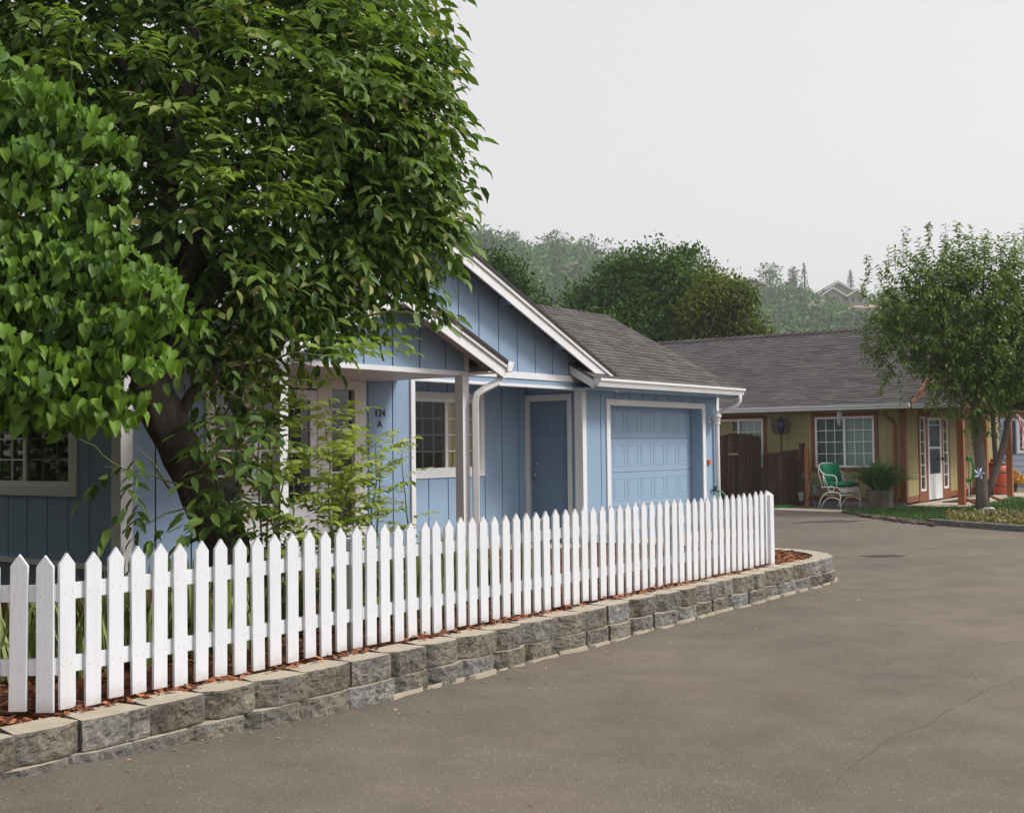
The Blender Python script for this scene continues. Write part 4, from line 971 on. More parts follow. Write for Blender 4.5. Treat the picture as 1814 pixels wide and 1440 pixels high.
# little plant stand left of the chair
ps = thing('plant_stand', 'thin white wire stand with small pots left of the green chair', 'plant stand', Yw(-2.0, -.75, -.02), ROT2)
mb = MB(); 
for x in (-.14, .14): mb.tube([(x, 0, 0), (x * .6, 0, .22), (x * .25, 0, .3), (0, 0, .5), (x * .5, 0, .78), (x * .9, 0, .82), (x * 1.2, 0, .72)], .005, 6)
mb.build('stand', STEEL, ps)
for (x, z, r_) in ((-.2, .17, .07), (.16, .34, .075)):
    mb = MB(); mb.lathe([(r_ * .7, z), (r_, z + .17), (r_ * 1.08, z + .17), (r_ * 1.08, z + .2), (r_ * .9, z + .2), (r_ * .8, z + .15)], (x, 0, 0), 14); mb.build('pot', pm('grey_glazed_pot', (.2, .23, .22), .5, .2), ps)
# metal spider ornament on a stake
so = thing('garden_ornament', 'dark metal bug shaped ornament on a thin stake behind the lower wooden fence', 'ornament', Yw(-2.83, -.35, 0), ROT2)
mb = MB(); mb.tube([(0, 0, 0), (0, 0, 1.72)], .014, 8); mb.build('stake', BLACK, so)
mb = MB(); mb.ball((0, 0, 1.92), .085, .07, .17, 12, 8); mb.ball((0, -.03, 2.08), .06, .06, .06, 10, 6); mb.build('body', pm('dark_blue_metal', (.03, .025, .07), .35, .4, 8, metal=.4), so, smooth=True)
mb = MB()
for sg in (-1, 1):
    for k in range(6):
        z = 1.78 + k * .058; l = .2 - abs(k - 2.5) * .018
        mb.tube([(sg * .06, 0, z), (sg * (.06 + l * .5), -.01, z - .03 + k * .006), (sg * (.05 + l), -.02, z + .02), (sg * (.06 + l * 1.05), -.02, z + .08)], [.02, .019, .016, .005], 6)
    for k in range(3): mb.tube([(sg * .02 * k, 0, 1.76), (sg * .035 * k + .01, 0, 1.68)], [.012, .003], 5)
mb.build('leg', BLACK, so, smooth=True)
# wind chime
wc = thing('wind_chime', 'silver wind chime hanging from the eave before the olive house window', 'wind chime', Yw(-1.34, -.48, 2.26), ROT2)
mb = MB(); mb.tube([(0, 0, 0), (0, 0, -.03)], .004, 5); mb.lathe([(.06, -.04), (.06, -.03)], n=12); mb.build('top_disc', STEEL, wc)
for k in range(5):
    a = k * 1.257; mb = MB(); mb.tube([(.045 * math.cos(a), .045 * math.sin(a), -.05), (.045 * math.cos(a), .045 * math.sin(a), -.24 - .03 * k)], .011, 7); mb.build('tube', STEEL, wc)
# hoses
GHOSE = pm('green_hose', (.03, .28, .11), .4, .1)
GH2 = pm('bright_green_hose', (.035, .33, .05), .4, .15)
mb = MB(); o0 = H(17.86, 9.10, .7); pts = [Vector((0, 0, 0)), -D2 * .05 + Vector((0, 0, .01)), -D2 * .09 + D1 * .06 + Vector((0, 0, -.04)), -D2 * .1 + D1 * .16 + Vector((0, 0, -.2)), -D2 * .1 + D1 * .2 + Vector((0, 0, -.45)), -D2 * .14 + D1 * .2 + Vector((0, 0, -.66)), -D2 * .3 + D1 * .5 + Vector((0, 0, -.66)), -D2 * .1 + D1 * 1.2 + Vector((0, 0, -.66))]
mb.tube(pts, .013, 8); mb.tube([p + Vector((0, 0, -.01)) - D1 * .05 for p in pts[:2]] + [-D2 * .07 - D1 * .06 + Vector((0, 0, -.3)), -D2 * .08 - D1 * .03 + Vector((0, 0, -.64))], .013, 8)
tag(mb.build('garden_hose', GHOSE, None, o0, smooth=True), 'dark green garden hose hanging from the tap at the blue garage corner', 'hose')
mb = MB(); c = Yw(-2.75, -1.1, 0); mb.tube([c + Vector((-.5, -.05, .035)), c + Vector((-.2, -.1, .035)), c + Vector((.1, .05, .035)), c + Vector((.35, .12, .035)), c + Vector((.5, 0, .035)), c + Vector((.3, -.12, .035)), c + Vector((0, -.05, .04)), c + Vector((-.3, .05, .035)), c + Vector((-.6, .15, .035))], .016, 8)
o = mb.build('garden_hose', GH2, None, (0, 0, 0), smooth=True); tag(o, 'bright green hose lying on the ground before the low wooden fence', 'hose')
mb = MB(); hc = at(1716, 832, 28.2)
for k in range(9):
    w = .10 + .012 * (k % 4); hh = .26 + .02 * (k % 3); oy = (k - 4) * .018
    mb.tube([(w * math.cos(R(a)), oy, hh * math.sin(R(a)) - .02 * math.sin(R(a * 2 + k * 40))) for a in range(0, 361, 20)], .013, 6, cap=False)
hz = thing('hose_coil', 'bright green hose coiled on a hook at the olive house porch', 'hose', hc, -.3)
mb.build('coil', GH2, hz, smooth=True)
mb = MB(); mb.tube([(0, .05, -.85), (0, .05, .32), (0, -.12, .3), (0, -.14, .34)], .016, 7); mb.box(-.12, .12, -.02, .12, -.87, -.84); mb.build('hanger', METALW, hz)
# lantern + bench
ln = thing('lantern', 'small dark metal lantern standing on the porch slab by the post', 'lantern', Yw(1.52, .85, .06), ROT2)
mb = MB(); mb.box(-.085, .085, -.085, .085, 0, .03); mb.box(-.095, .095, -.095, .095, .27, .30)
for x in (-.075, .075):
    for y in (-.075, .075): mb.box(x - .009, x + .009, y - .009, y + .009, .03, .27)
mb.build('cage', BLACK, ln); mb = MB(); mb.lathe([(.1, .301), (.06, .36), (.03, .38)], n=8); mb.tube([(-.03, 0, .38), (-.02, 0, .42), (.02, 0, .42), (.03, 0, .38)], .006, 5); mb.build('lid', pm('dark_bronze', (.05, .045, .04), .5, metal=.5), ln)
mb = MB(); mb.lathe([(.035, .031), (.035, .17)], n=10); mb.build('candle', CREAM, ln)
bn = thing('bench', 'small wooden bench against the olive house porch wall', 'bench', Yw(.45, 5.0, .06), ROT2)
mb = MB()
for k in range(4): mb.box(-.2 + k * .1, -.11 + k * .1, -.5, .5, .40, .43)
mb.build('seat', ORANGEWD, bn)
for x in (-.17, .17):
    for y in (-.45, .45): mb = MB(); mb.box(x - .02, x + .02, y - .02, y + .02, 0, .4); mb.build('leg', BLACK, bn)
# barrel, flowers, trailer, pale blue house, flag
bc = at(1764, 869, 31.5); bc.z = .02
br = thing('barrel', 'rust orange barrel with dark hoops standing beyond the porch', 'barrel', bc)
mb = MB(); mb.lathe([(.30, 0), (.36, .2), (.39, .45), (.37, .7), (.31, .88), (.27, .885), (.12, .93), (.11, 1.0), (.02, 1.0)], n=28); mb.build('body', pm('orange_barrel', (.42, .07, .03), .5, .12, 3), br, smooth=True)
for z, r_ in ((.04, .325), (.27, .377), (.62, .385), (.84, .335)): mb = MB(); mb.lathe([(r_, z), (r_ + .006, z + .01), (r_ + .006, z + .03), (r_ - .002, z + .04)], n=28); mb.build('hoop', pm('dark_red_hoop', (.09, .02, .015), .5), br)
fc = at(1792, 866, 33.0); fc.z = .02
fw = thing('flower_pot', 'yellow and orange flowers in a pot before the pale blue house', 'flowers', fc)
mb = MB(); mb.lathe([(.13, 0), (.18, .26), (.19, .28), (.15, .28), (.14, .2)], n=16); mb.build('pot', pm('dark_pot', (.05, .04, .035), .7), fw)
n = 420; dd = unit(rng.normal(size=(n, 3))); dd[:, 2] = abs(dd[:, 2]); pp = dd * rng.uniform(.6, 1, (n, 1)) * np.array([.36, .36, .34]) + np.array([0, 0, .3])
scatter('blossoms', LEAF_V, LEAF_F, pp, dd + rng.normal(size=(n, 3)) * .6, dd, .1, rng.random(n) * .7, leafmat('mum_flowers', (.42, .13, .015), (.75, .45, .04), trans=.2), fw)
gh = thing('pale_blue_house', 'pale blue grey house with lap siding and dark shutters at the right edge', 'house', at(1700, 860, 37.5) * 1.0, R(-4))
gh.location.z = 0
mb = MB()
for k in range(17):
    z0 = .32 + k * .19; mb.prism([(0, z0), (-.028, z0), (-.006, z0 + .192), (0, z0 + .192)], lambda p, q, w: (w, p, q), .25, 9)
mb.box(.25, 9, .001, 6, .1, 3.55); LAP = pm('pale_blue_lap', (.36, .43, .5), .6, .05, 2); mb.build('wall', LAP, gh)
mb = MB(); mb.box(.2, 9, -.015, 6, -.02, .3); mb.build('foundation', pm('grey_block', (.2, .19, .18), .9, .2), gh)
mb = MB(); mb.prism([(-.5, 3.5), (-.5, 3.56), (3, 5.1), (6.5, 3.56), (6.5, 3.5)], lambda p, q, w: (w, p, q), -.1, 9.5); mb.build('roof', SHING2, gh)
w0 = (at(1785, 780, 37.4) - gh.location).x
window(gh, lambda u, w, z: (u, -.03 - w, z), w0 + .32, w0 + 1.4, 1.15, 2.1, .06, 2, 2, WHITE, VINYL, (0, 0, 0), depth=.2)
mb = MB(); mb.box(w0 + -.12, w0 + .22, -.06, -.035, 1.08, 2.15)
for k in range(14): mb.prism([(-.075, 1.12 + k * .073), (-.061, 1.12 + k * .073), (-.061, 1.17 + k * .073)], lambda p, q, w: (w, p, q), w0 - .08, w0 + .18)
mb.build('shutter', pm('dark_blue_shutter', (.02, .04, .075), .6), gh)
mb = MB(); e0 = w0 - 1.0; mb.box(e0, e0 + .3, -.17, -.032, 1.25, 1.6); mb.tube([(e0 + .15, -.1, 1.25), (e0 + .15, -.1, .1)], .03, 8); mb.build('meter_box', pm('meter_grey', (.4, .42, .42), .5), gh)
mb = MB(); mb.tube([(w0 - .2, -.06, 1.9), (w0 - .22, -.05, 1.1), (w0 - .1, -.05, .85), (w0 + .05, -.05, .75)], .01, 5); mb.build('cable', BLACK, gh)
tr_ = thing('trailer', 'white covered trailer seen past the porch behind the small tree trunk', 'trailer', at(1721, 860, 34.0), R(5))
tr_.location.z = .02
mb = MB(); mb.prism([(-.6, .45), (.6, .45), (.6, 1.7), (.48, 1.88), (-.48, 1.88), (-.6, 1.7)], lambda p, q, w: (p, w, q), 0, 2.6); mb.build('body', pm('trailer_white', (.72, .7, .66), .4, .04), tr_, bevel=.03)
mb = MB(); mb.box(-.605, .605, -.012, -.002, 1.28, 1.31); mb.box(-.605, .605, -.012, -.002, .5, .56); mb.build('stripe', BLACK, tr_)
for x in (-.5, .5): mb = MB(); mb.prism([(1.3 + .3 * math.cos(k * .5236), .3 + .3 * math.sin(k * .5236)) for k in range(12)], lambda p, q, w: (w, p, q), x - .09, x + .09); mb.build('wheel', BLACK, tr_)
fp = thing('flag', 'red and white striped flag hanging on a slanted pole at the right edge', 'flag', at(1822, 762, 30.0))
mb = MB(); mb.tube([(.55, .3, -.35), (-.35, -.1, .42)], .014, 8); mb.build('pole', METALW, fp)
RED, WHT, NAVY = pm('flag_red', (.42, .02, .04), .8, .06), pm('flag_white', (.68, .66, .64), .8, .05), pm('flag_navy', (.02, .03, .1), .8)
for k in range(13):
    mb = MB(); a = Vector((-.33, -.09, .40)); b = Vector((.12, .11, .02)); N = 16
    for i in range(N):
        for_ = []
        for q in (k, k + 1):
            for r_ in (i, i + 1):
                f, g = q / 13, r_ / N; p = a.lerp(b, f); droop = g * .85
                for_.append(p + Vector((.13 * g + .05 * math.sin(9 * f + 4 * g), .07 * math.sin(7 * f + 5 * g), -droop * (1 - .15 * f))))
        mb.poly((for_[0], for_[1], for_[3], for_[2]))
    o = mb.build('stripe', RED if k % 2 == 0 else WHT, fp, smooth=True)
# pinwheel, rock, solar light, stake plant
pw = thing('pinwheel', 'blue and white pinwheel on a black stake beside the small tree trunk', 'pinwheel', at(1732, 917, 22.4)); pw.location.z = .05; pwh = 0.83
mb = MB(); mb.tube([(0, 0, 0), (0, 0, pwh)], .011, 7); mb.build('stake', BLACK, pw)
for k in range(10):
    a = k * .628; c, s_ = math.cos(a), math.sin(a); mb = MB(); q = Vector((.05, -.03, pwh))
    mb.poly([q, q + Vector((.07 * c - .03 * s_, -.015, .07 * s_ + .03 * c)), q + Vector((.125 * c, .01, .125 * s_)), q + Vector((.07 * c + .02 * s_, .012, .07 * s_ - .02 * c))]); mb.build('blade', pm('pin_blue', (.05, .13, .25), .4) if k % 2 else METALW, pw)
def rock(name, label, c, rx, ry, rz, mat):
    bm = bmesh.new(); bmesh.ops.create_icosphere(bm, subdivisions=3, radius=1)
    for v in bm.verts:
        q = v.co * (1 + .22 * noise.noise(v.co * 1.4 + Vector(c)) + .08 * noise.noise(v.co * 4)); v.co = Vector((q.x * rx, q.y * ry, max(-.25, q.z) * rz))
    me = bpy.data.meshes.new(name); bm.to_mesh(me); bm.free(); me.materials.append(mat); return tag(link(name, me, None, c), label, 'rock')
rc = at(1746, 906, 22.7); rock('rock', 'pale grey boulder at the foot of the small tree', (rc.x, rc.y, .09), .135, .12, .125, pm('pale_rock', (.3, .28, .27), .9, .25, 6, .6, 30))
sl_ = thing('solar_light', 'small round white solar light on the lawn beside the boulder', 'garden light', (rc.x + .2, rc.y + .25, .05))
mb = MB(); mb.tube([(0, 0, 0), (0, 0, .1)], .01, 6); mb.build('stake', BLACK, sl_); mb = MB(); mb.lathe([(.02, .1), (.075, .115), (.075, .13), (.03, .145)], n=14); mb.build('head', METALW, sl_)
for i, (px, py) in enumerate(((1759, 918), (1783, 919), (1797, 918))):
    p = at(px, py, 20.6 - i * .25); l = ['round dark iron garden ornament in the dry ground cover below the boulder', 'middle one of the small dark bird ornaments in the dry ground cover', 'dark bird ornament in the dry ground cover nearest the right edge'][i]
    mb = MB()
    if i == 0: mb.ball((0, 0, .09), .055, .05, .06); mb.tube([(0, 0, 0), (0, 0, .05)], .012, 6)
    else: mb.ball((0, 0, .09), .07, .035, .035); mb.ball((.06, 0, .125), .025, .022, .024); mb.tube([(-.06, 0, .09), (-.12, 0, .12)], [.02, .006], 6); mb.tube([(0, 0, 0), (0, 0, .07)], .008, 5)
    tag(mb.build('garden_ornament', BLACK, None, (p.x, p.y, .12), R(30 * i), smooth=True), l, 'ornament')

# ================================================================== PLANTS BEHIND THE FENCE
def bez(a, b, sag, n=8, wob=0.0, seed=0):
    a, b = Vector(a), Vector(b); r_ = random.Random(seed); out = []
    for i in range(n + 1):
        f = i / n; p = a.lerp(b, f); p.z += sag * math.sin(math.pi * f)
        if 0 < i < n: p += Vector((r_.uniform(-1, 1), r_.uniform(-1, 1), r_.uniform(-1, 1))) * wob
        out.append(p)
    return out
WAL = leafmat('walnut_leaf', (0.026, 0.07, 0.016), (0.235, 0.345, 0.07), old=(0.42, 0.38, 0.17), trans=.34, gloss=.28, oldamt=.05)
# --- big walnut
wb = H(5.02, 6.2, .25)
wt = thing('walnut_tree', 'large dark leaved tree with a leaning rough trunk behind the white picket fence', 'tree', wb)
def rel(p): return tuple(Vector(p) - wb)
tp = [at(405, 1040, 7.78), at(398, 960, 7.76), at(365, 890, 7.68), at(333, 825, 7.55), at(300, 755, 7.42), at(272, 695, 7.36), at(262, 600, 7.4)]
mb = MB(wb)
fine = []; rr_ = []
for i in range(len(tp) - 1):
    for k in range(12):
        f = k / 12; fine.append(tp[i].lerp(tp[i+1], f)); a0, a1 = [(.19, .155), (.155, .142), (.142, .135), (.135, .132), (.132, .13), (.13, .11)][i]
        rr_.append((a0 + (a1 - a0) * f) * (1 + .10 * noise.noise(Vector((i * 1.3 + f * 1.3, 3, 7)))))
mb.tube(fine, rr_, 48)
for j, v in enumerate(mb.v):                                              # ridged bark
    i, k = divmod(j, 48)
    if i >= len(fine): continue
    c = fine[i] - wb; q = Vector(v) - c
    an = k * .1309; m = 1 + .12 * noise.noise(Vector((math.cos(an) * 1.6, math.sin(an) * 1.6, v[2] * 1.6))) - .11 * abs(noise.noise(Vector((math.cos(an) * 6.5, math.sin(an) * 6.5, v[2] * 2.6)))) + .05 * noise.noise(Vector((math.cos(an) * 14, math.sin(an) * 14, v[2] * 9)))
    mb.v[j] = tuple(c + q * m)
top = tp[-1]; 
limbs = [(tp[5], at(120, 560, 7.0), .085), (tp[5], at(420, 480, 7.7), .09), (top, at(300, 330, 7.5), .1), (top, at(480, 250, 8.0), .085), (at(420, 480, 7.7), at(610, 430, 8.0), .05), (at(420, 480, 7.7), at(600, 585, 8.1), .04), (at(480, 250, 8), at(690, 180, 8.1), .045), (at(480, 250, 8), at(560, -60, 8), .05), (at(300, 330, 7.5), at(200, 60, 7.5), .06), (at(300, 330, 7.5), at(380, -120, 7.6), .06), (tp[4], at(480, 640, 7.4), .045), (at(610, 430, 8), at(760, 380, 8.2), .025), (at(480, 250, 8), at(450, 350, 9), .04), (at(600, 585, 8.1), at(745, 560, 8.2), .016)]
for i, (a, b, r_) in enumerate(limbs):
    P_ = bez(a, b, .12, 8, .04, i); mb.tube(P_, [r_ * (1 - .6 * k / 8) for k in range(9)], 9)
mb.build('trunk', BARK, wt, smooth=True)
LB = [((610, 235, 8.05), (.70, .75, .68)), ((610, 120, 8.1), (.44, .5, .42)), ((470, 140, 7.7), (.95, .9, .85)), ((590, 440, 8.0), (.58, .7, .38)), ((400, 400, 7.7), (.95, .8, .75)),
      ((150, 120, 7.9), (1.1, .9, .9)), ((690, 300, 8.15), (.33, .4, .42)), ((690, 395, 8.15), (.36, .4, .34)), ((500, -150, 8.0), (1.0, 1.0, .7)), ((200, -180, 7.9), (1.1, 1.0, .7)), ((540, -40, 8.1), (.42, .5, .4)),
      ((470, 300, 9.0), (1.15, .8, 1.2)), ((160, 400, 8.3), (1.0, .7, .9)), ((660, 450, 8.1), (.28, .4, .18)), ((400, 545, 7.7), (.55, .55, .32)), ((530, 505, 8.0), (.36, .4, .24)), ((-150, 250, 8.5), (1.2, 1.2, 1.6)), ((-350, 450, 9.5), (1.3, 1.3, 1.6)), ((330, 600, 7.5), (.4, .3, .25)), ((712, 225, 8.15), (.2, .3, .3)), ((705, 150, 8.15), (.17, .25, .25)), ((500, 50, 9.0), (1.2, .8, 1.0)), ((30, 30, 8.0), (.9, .9, .7)), ((-60, 150, 8.2), (.9, .9, .9)), ((735, 75, 8.1), (.12, .15, .12)), ((722, 300, 8.2), (.2, .25, .25)), ((728, 375, 8.2), (.24, .3, .2)), ((700, 160, 8.15), (.2, .25, .28)), ((740, 215, 8.2), (.2, .25, .22)), ((745, 408, 8.2), (.15, .2, .1))]  # farthest left lobes lie out of view, added to shade the left wall
lobes = [(tuple(at(*c) - wb), r_) for c, r_ in LB]
P_, dd, rad = in_lobes(lobes, 10500, .5)
P_ += rng.normal(size=P_.shape) * .07
kp = np.array([noise.noise(Vector(p * 2.0)) + .5 * noise.noise(Vector(p * 4.5)) for p in P_]) + .9 * (1 - rad) > .0
P_, dd, rad = P_[kp], dd[kp], rad[kp]
Dv = dd + rng.normal(size=P_.shape) * .55 + np.array([0.1, -.15, .05])
tintc = np.clip((.02 + .38 * rng.random(len(P_))) * 1.0 + .14 * (dd @ np.array([.6, -.4, .7])), 0, 1)  # last term lightens leaves facing the sun, light put into the tint
ps_, ax, nr, own, sz = compound(P_, Dv, .30, 3, .112, .6, .5)
O_ = own.astype(int)
# bright upright shoots in front of the crown
sh = [((330, 20), (455, 290), 7.0), ((300, 190), (365, 330), 6.9), ((560, 120), (600, 300), 7.2), ((440, -10), (445, 190), 7.0), ((250, 60), (330, 230), 6.9), ((480, 230), (470, 400), 7.0), ((390, 250), (400, 400), 6.95), ((540, 330), (470, 380), 7.2), ((120, 10), (130, 170), 6.9), ((660, 560), (680, 640), 7.9), ((590, 600), (625, 640), 7.5)]
SP, SD = [], []
stem = MB(wb)
for (a, b, Y) in sh:
    a_, b_ = at(*a, Y), at(*b, Y); stem = MB(wb); stem.tube(bez(b_, a_, .04, 6, .015, 3), [.007 - .0008 * k for k in range(7)], 5)
    stem.build('shoot', TWIG, wt, smooth=True)
    for k in range(15):
        f = random.random() ** .8; SP.append(tuple(b_.lerp(a_, f) - wb)); an = random.uniform(0, 6.28); SD.append((math.cos(an), math.sin(an) - .2, .35))
for (a, b, Y) in (((280, 760), (225, 870), 7.0), ((225, 860), (120, 800), 6.9), ((250, 900), (240, 950), 7.0)):
    pass
SP, SD = np.array(SP), np.array(SD)
p2, a2, n2, o2, s2 = compound(SP, SD, .24, 3, .105, .45)
# drooping tips at the crown's right side and epicormic growth along the trunk
EP_ = [];ED = []
for (px, py, Y, dx) in ((735, 65, 8.1, .6), (750, 50, 8.1, .8), (690, 60, 8.1, .6), (720, 100, 8.1, .7), (745, 185, 8.15, .7), (760, 215, 8.15, .8), (765, 290, 8.2, .8), (660, 25, 8.0, .5), (755, 140, 8.15, .7), (770, 250, 8.15, .7), (765, 330, 8.15, .8), (745, 400, 8.15, .6), (730, 545, 8.2, .9), (690, 510, 8.15, .7), (745, 390, 8.2, .5), (740, 345, 8.2, .4), (755, 410, 8.2, .4), (560, 590, 7.8, .3), (450, 640, 7.5, 0)):
    for k in range(4): EP_.append(tuple(at(px + random.uniform(-22, 22), py + random.uniform(-22, 22), Y + random.uniform(-.1, .1)) - wb)); ED.append((dx, random.uniform(-.4, .2), random.uniform(-.3, .3)))
for k in range(44):
    f = random.random(); px = 380 + random.gauss(30, 36); py = 720 + 235 * f
    EP_.append(tuple(at(px, py, 7.25 + random.uniform(-.15, .25)) - wb)); an = random.uniform(0, 6.28); ED.append((math.cos(an), math.sin(an) - .3, random.uniform(-.2, .5)))
for (px, py) in ((235, 845), (250, 880), (225, 820), (265, 910), (300, 930), (215, 900), (245, 800), (330, 905), (345, 940), (270, 850)):
    EP_.append(tuple(at(px, py, 6.95 + random.uniform(-.1, .1)) - wb)); ED.append((random.uniform(-.9, .3), -.2, random.uniform(-.5, .2)))
p3, a3_, n3, o3, s3 = compound(np.array(EP_), np.array(ED), .27, 3, .125, .6)
allp = np.concatenate((ps_, p2, p3)); alla = np.concatenate((ax, a2, a3_)); alln = np.concatenate((nr, n2, n3)); alls = np.concatenate((sz, s2, s3))
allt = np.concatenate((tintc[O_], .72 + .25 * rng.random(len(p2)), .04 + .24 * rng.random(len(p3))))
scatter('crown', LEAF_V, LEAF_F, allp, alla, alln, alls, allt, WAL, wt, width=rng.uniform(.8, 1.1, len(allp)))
mb = MB(wb)
for (a, b) in (((365, 880), (215, 830)), ((215, 830), (120, 770)), ((370, 900), (250, 930)), ((300, 865), (240, 790)), ((640, 560), (745, 560)), ((470, 640), (580, 630)), ((380, 900), (430, 760)), ((390, 940), (370, 720)), ((400, 930), (450, 800))):
    mb = MB(wb); mb.tube(bez(at(*a, 7.2), at(*b, 7.0), .03, 6, .012, a[0]), [.009 - .001 * k for k in range(7)], 6); mb.build('twig', TWIG, wt, smooth=True)

# --- heart-leaved tree reaching in from the left
RED_ = leafmat('heart_leaf', (0.018, 0.06, 0.009), (0.175, 0.31, 0.035), trans=.38, gloss=.25)
rb = H(2.35, 6.3, .27)
rt_ = thing('redbud_tree', 'bright green tree with heart shaped leaves in hanging tiers at the left edge', 'tree', rb)
mb = MB(rb)
tb = [rb + Vector((0, 0, -.1)), rb + Vector((.05, -.05, .9)), rb + Vector((.1, -.1, 1.8)), rb + Vector((.2, -.1, 2.7)), rb + Vector((.2, 0, 3.9))]
mb.tube(tb, [.13, .11, .1, .08, .05], 14)
PL, AL, NL, TL, SL_ = [], [], [], [], []
tips = [(95, 150, 6.3), (120, 190, 6.2), (195, 225, 6.2), (215, 255, 6.3), (225, 330, 6.1), (215, 385, 6.15), (150, 300, 6.0), (60, 240, 6.2), (120, 380, 6.0), (330, 490, 6.2), (318, 530, 6.0), (352, 570, 6.1), (300, 560, 5.95), (240, 500, 6.0), (180, 470, 6.1), (230, 430, 6.2), (120, 460, 5.9), (298, 655, 5.9), (285, 612, 6.1), (235, 600, 5.9), (180, 560, 5.8), (245, 690, 5.95), (190, 735, 5.8), (130, 690, 5.7), (60, 620, 5.7), (90, 560, 5.8), (40, 480, 5.8), (170, 640, 5.8), (100, 745, 5.8), (60, 690, 5.7), (20, 420, 5.9), (40, 330, 6.0), (10, 590, 5.6), (250, 560, 6.3), (200, 600, 6.3), (130, 520, 6.3), (60, 400, 6.4), (140, 250, 6.4), (20, 180, 6.3), (-40, 300, 6), (-60, 500, 5.8), (-40, 660, 5.7), (240, 730, 6.1), (150, 755, 6.0), (210, 655, 6.1)]
for k in range(60): tips.append((random.uniform(-700, -40), random.uniform(-150, 780), random.uniform(5.2, 8.5)))  # extra sprays past the left edge, added to shade the left wall
for i, (px, py, Y) in enumerate(tips):
    e = at(px, py, Y); f0 = min(1, max(.25, (e.z - .7) / 3.3)); j = f0 * 4; b = tb[int(min(3, j))].lerp(tb[int(min(3, j)) + 1], j - int(min(3, j)))
    a = b.lerp(e, .35) + Vector((0, 0, .12)) if i % 3 else b
    P_ = bez(a, e, .16, 12, .015, i + 40)
    mb.tube(P_, [.009 * (1 - .8 * k / 12) for k in range(13)], 6)
    L = (e - a).length; n = int(L * 115); lobe_tint = random.uniform(.05, .55)
    for k in range(n):
        f = .25 + .75 * (k + random.random()) / n if L > .9 else (k + random.random()) / n; c = P_[min(11, int(f * 12))].lerp(P_[min(11, int(f * 12)) + 1], f * 12 % 1)
        PL.append(tuple(c - rb + Vector((random.gauss(0, .055), random.gauss(0, .08), random.gauss(-.005, .035)))))
        AL.append((random.gauss(.05, .36), random.gauss(-.25, .34), -1)); NL.append((random.gauss(.3, .75), random.gauss(-.75, .45), random.gauss(.55, .3)))
        TL.append(min(1, max(0, lobe_tint + .12 * f + random.uniform(-.3, .22) + (.22 if f > .9 else 0)))); SL_.append(random.uniform(.042, .086))
mb.build('trunk', BARK, rt_, smooth=True)
LL = [(Vector((-6.6, 6.2, 2.6)), (1.7, 2.0, 1.5)), (Vector((-7.2, 8.6, 2.4)), (1.7, 1.7, 1.6)), (Vector((-5.6, 4.4, 3.1)), (1.4, 1.4, 1.3)), (Vector((-7.0, 5.0, 4.2)), (1.8, 2.0, 1.2)), (Vector((-7.5, 10.2, 2.6)), (1.6, 1.3, 1.6))]  # unseen leaf masses added to block light from the house's left wall
kk = [i for i, p in enumerate(PL) if noise.noise(Vector(p) * 3.2) > -.28 - .3 * random.random()]
PL, AL, NL, TL, SL_ = ([L[i] for i in kk] for L in (PL, AL, NL, TL, SL_))
pq, dq, _ = in_lobes([(tuple(c - rb), r_) for c, r_ in LL], 9000, .5)
PL += [tuple(p) for p in pq]; AL += [tuple(v) for v in dq * .3 + np.array([0, 0, -1]) + rng.normal(size=dq.shape) * .2]; NL += [tuple(v) for v in dq + rng.normal(size=dq.shape) * .4]
TL += list(rng.uniform(.05, .5, len(pq))); SL_ += list(rng.uniform(.1, .16, len(pq)))
scatter('crown', HEART_V, HEART_F, PL, AL, NL, SL_, TL, RED_, rt_)

hg = Vector((-11.2, 10.5, 0)); n = 7000  # unseen foliage added to darken the left window's reflection and the left wall
pq = np.stack([rng.uniform(-.9, .9, n), rng.uniform(-6, 6, n), rng.uniform(.0, 3.4, n)], 1); dq = unit(rng.normal(size=(n, 3)))
th_ = thing('added_hedge', 'tall dense hedge out of view past the left edge, put there to darken the left window glass and wall', 'added_hedge', hg)
scatter('foliage', CLUMP_V, CLUMP_F, pq, dq, dq[:, [1, 2, 0]], rng.uniform(.2, .34, n), rng.uniform(0, .4, n), WAL, th_)
mb = MB()
for k in range(12): y = -5.7 + k * 1.04; mb.tube([(0, y, -.1), (.1, y + .05, 1.4), (-.1, y, 3.0)], [.06, .04, .015], 6)
mb.build('stems', BARK, th_)
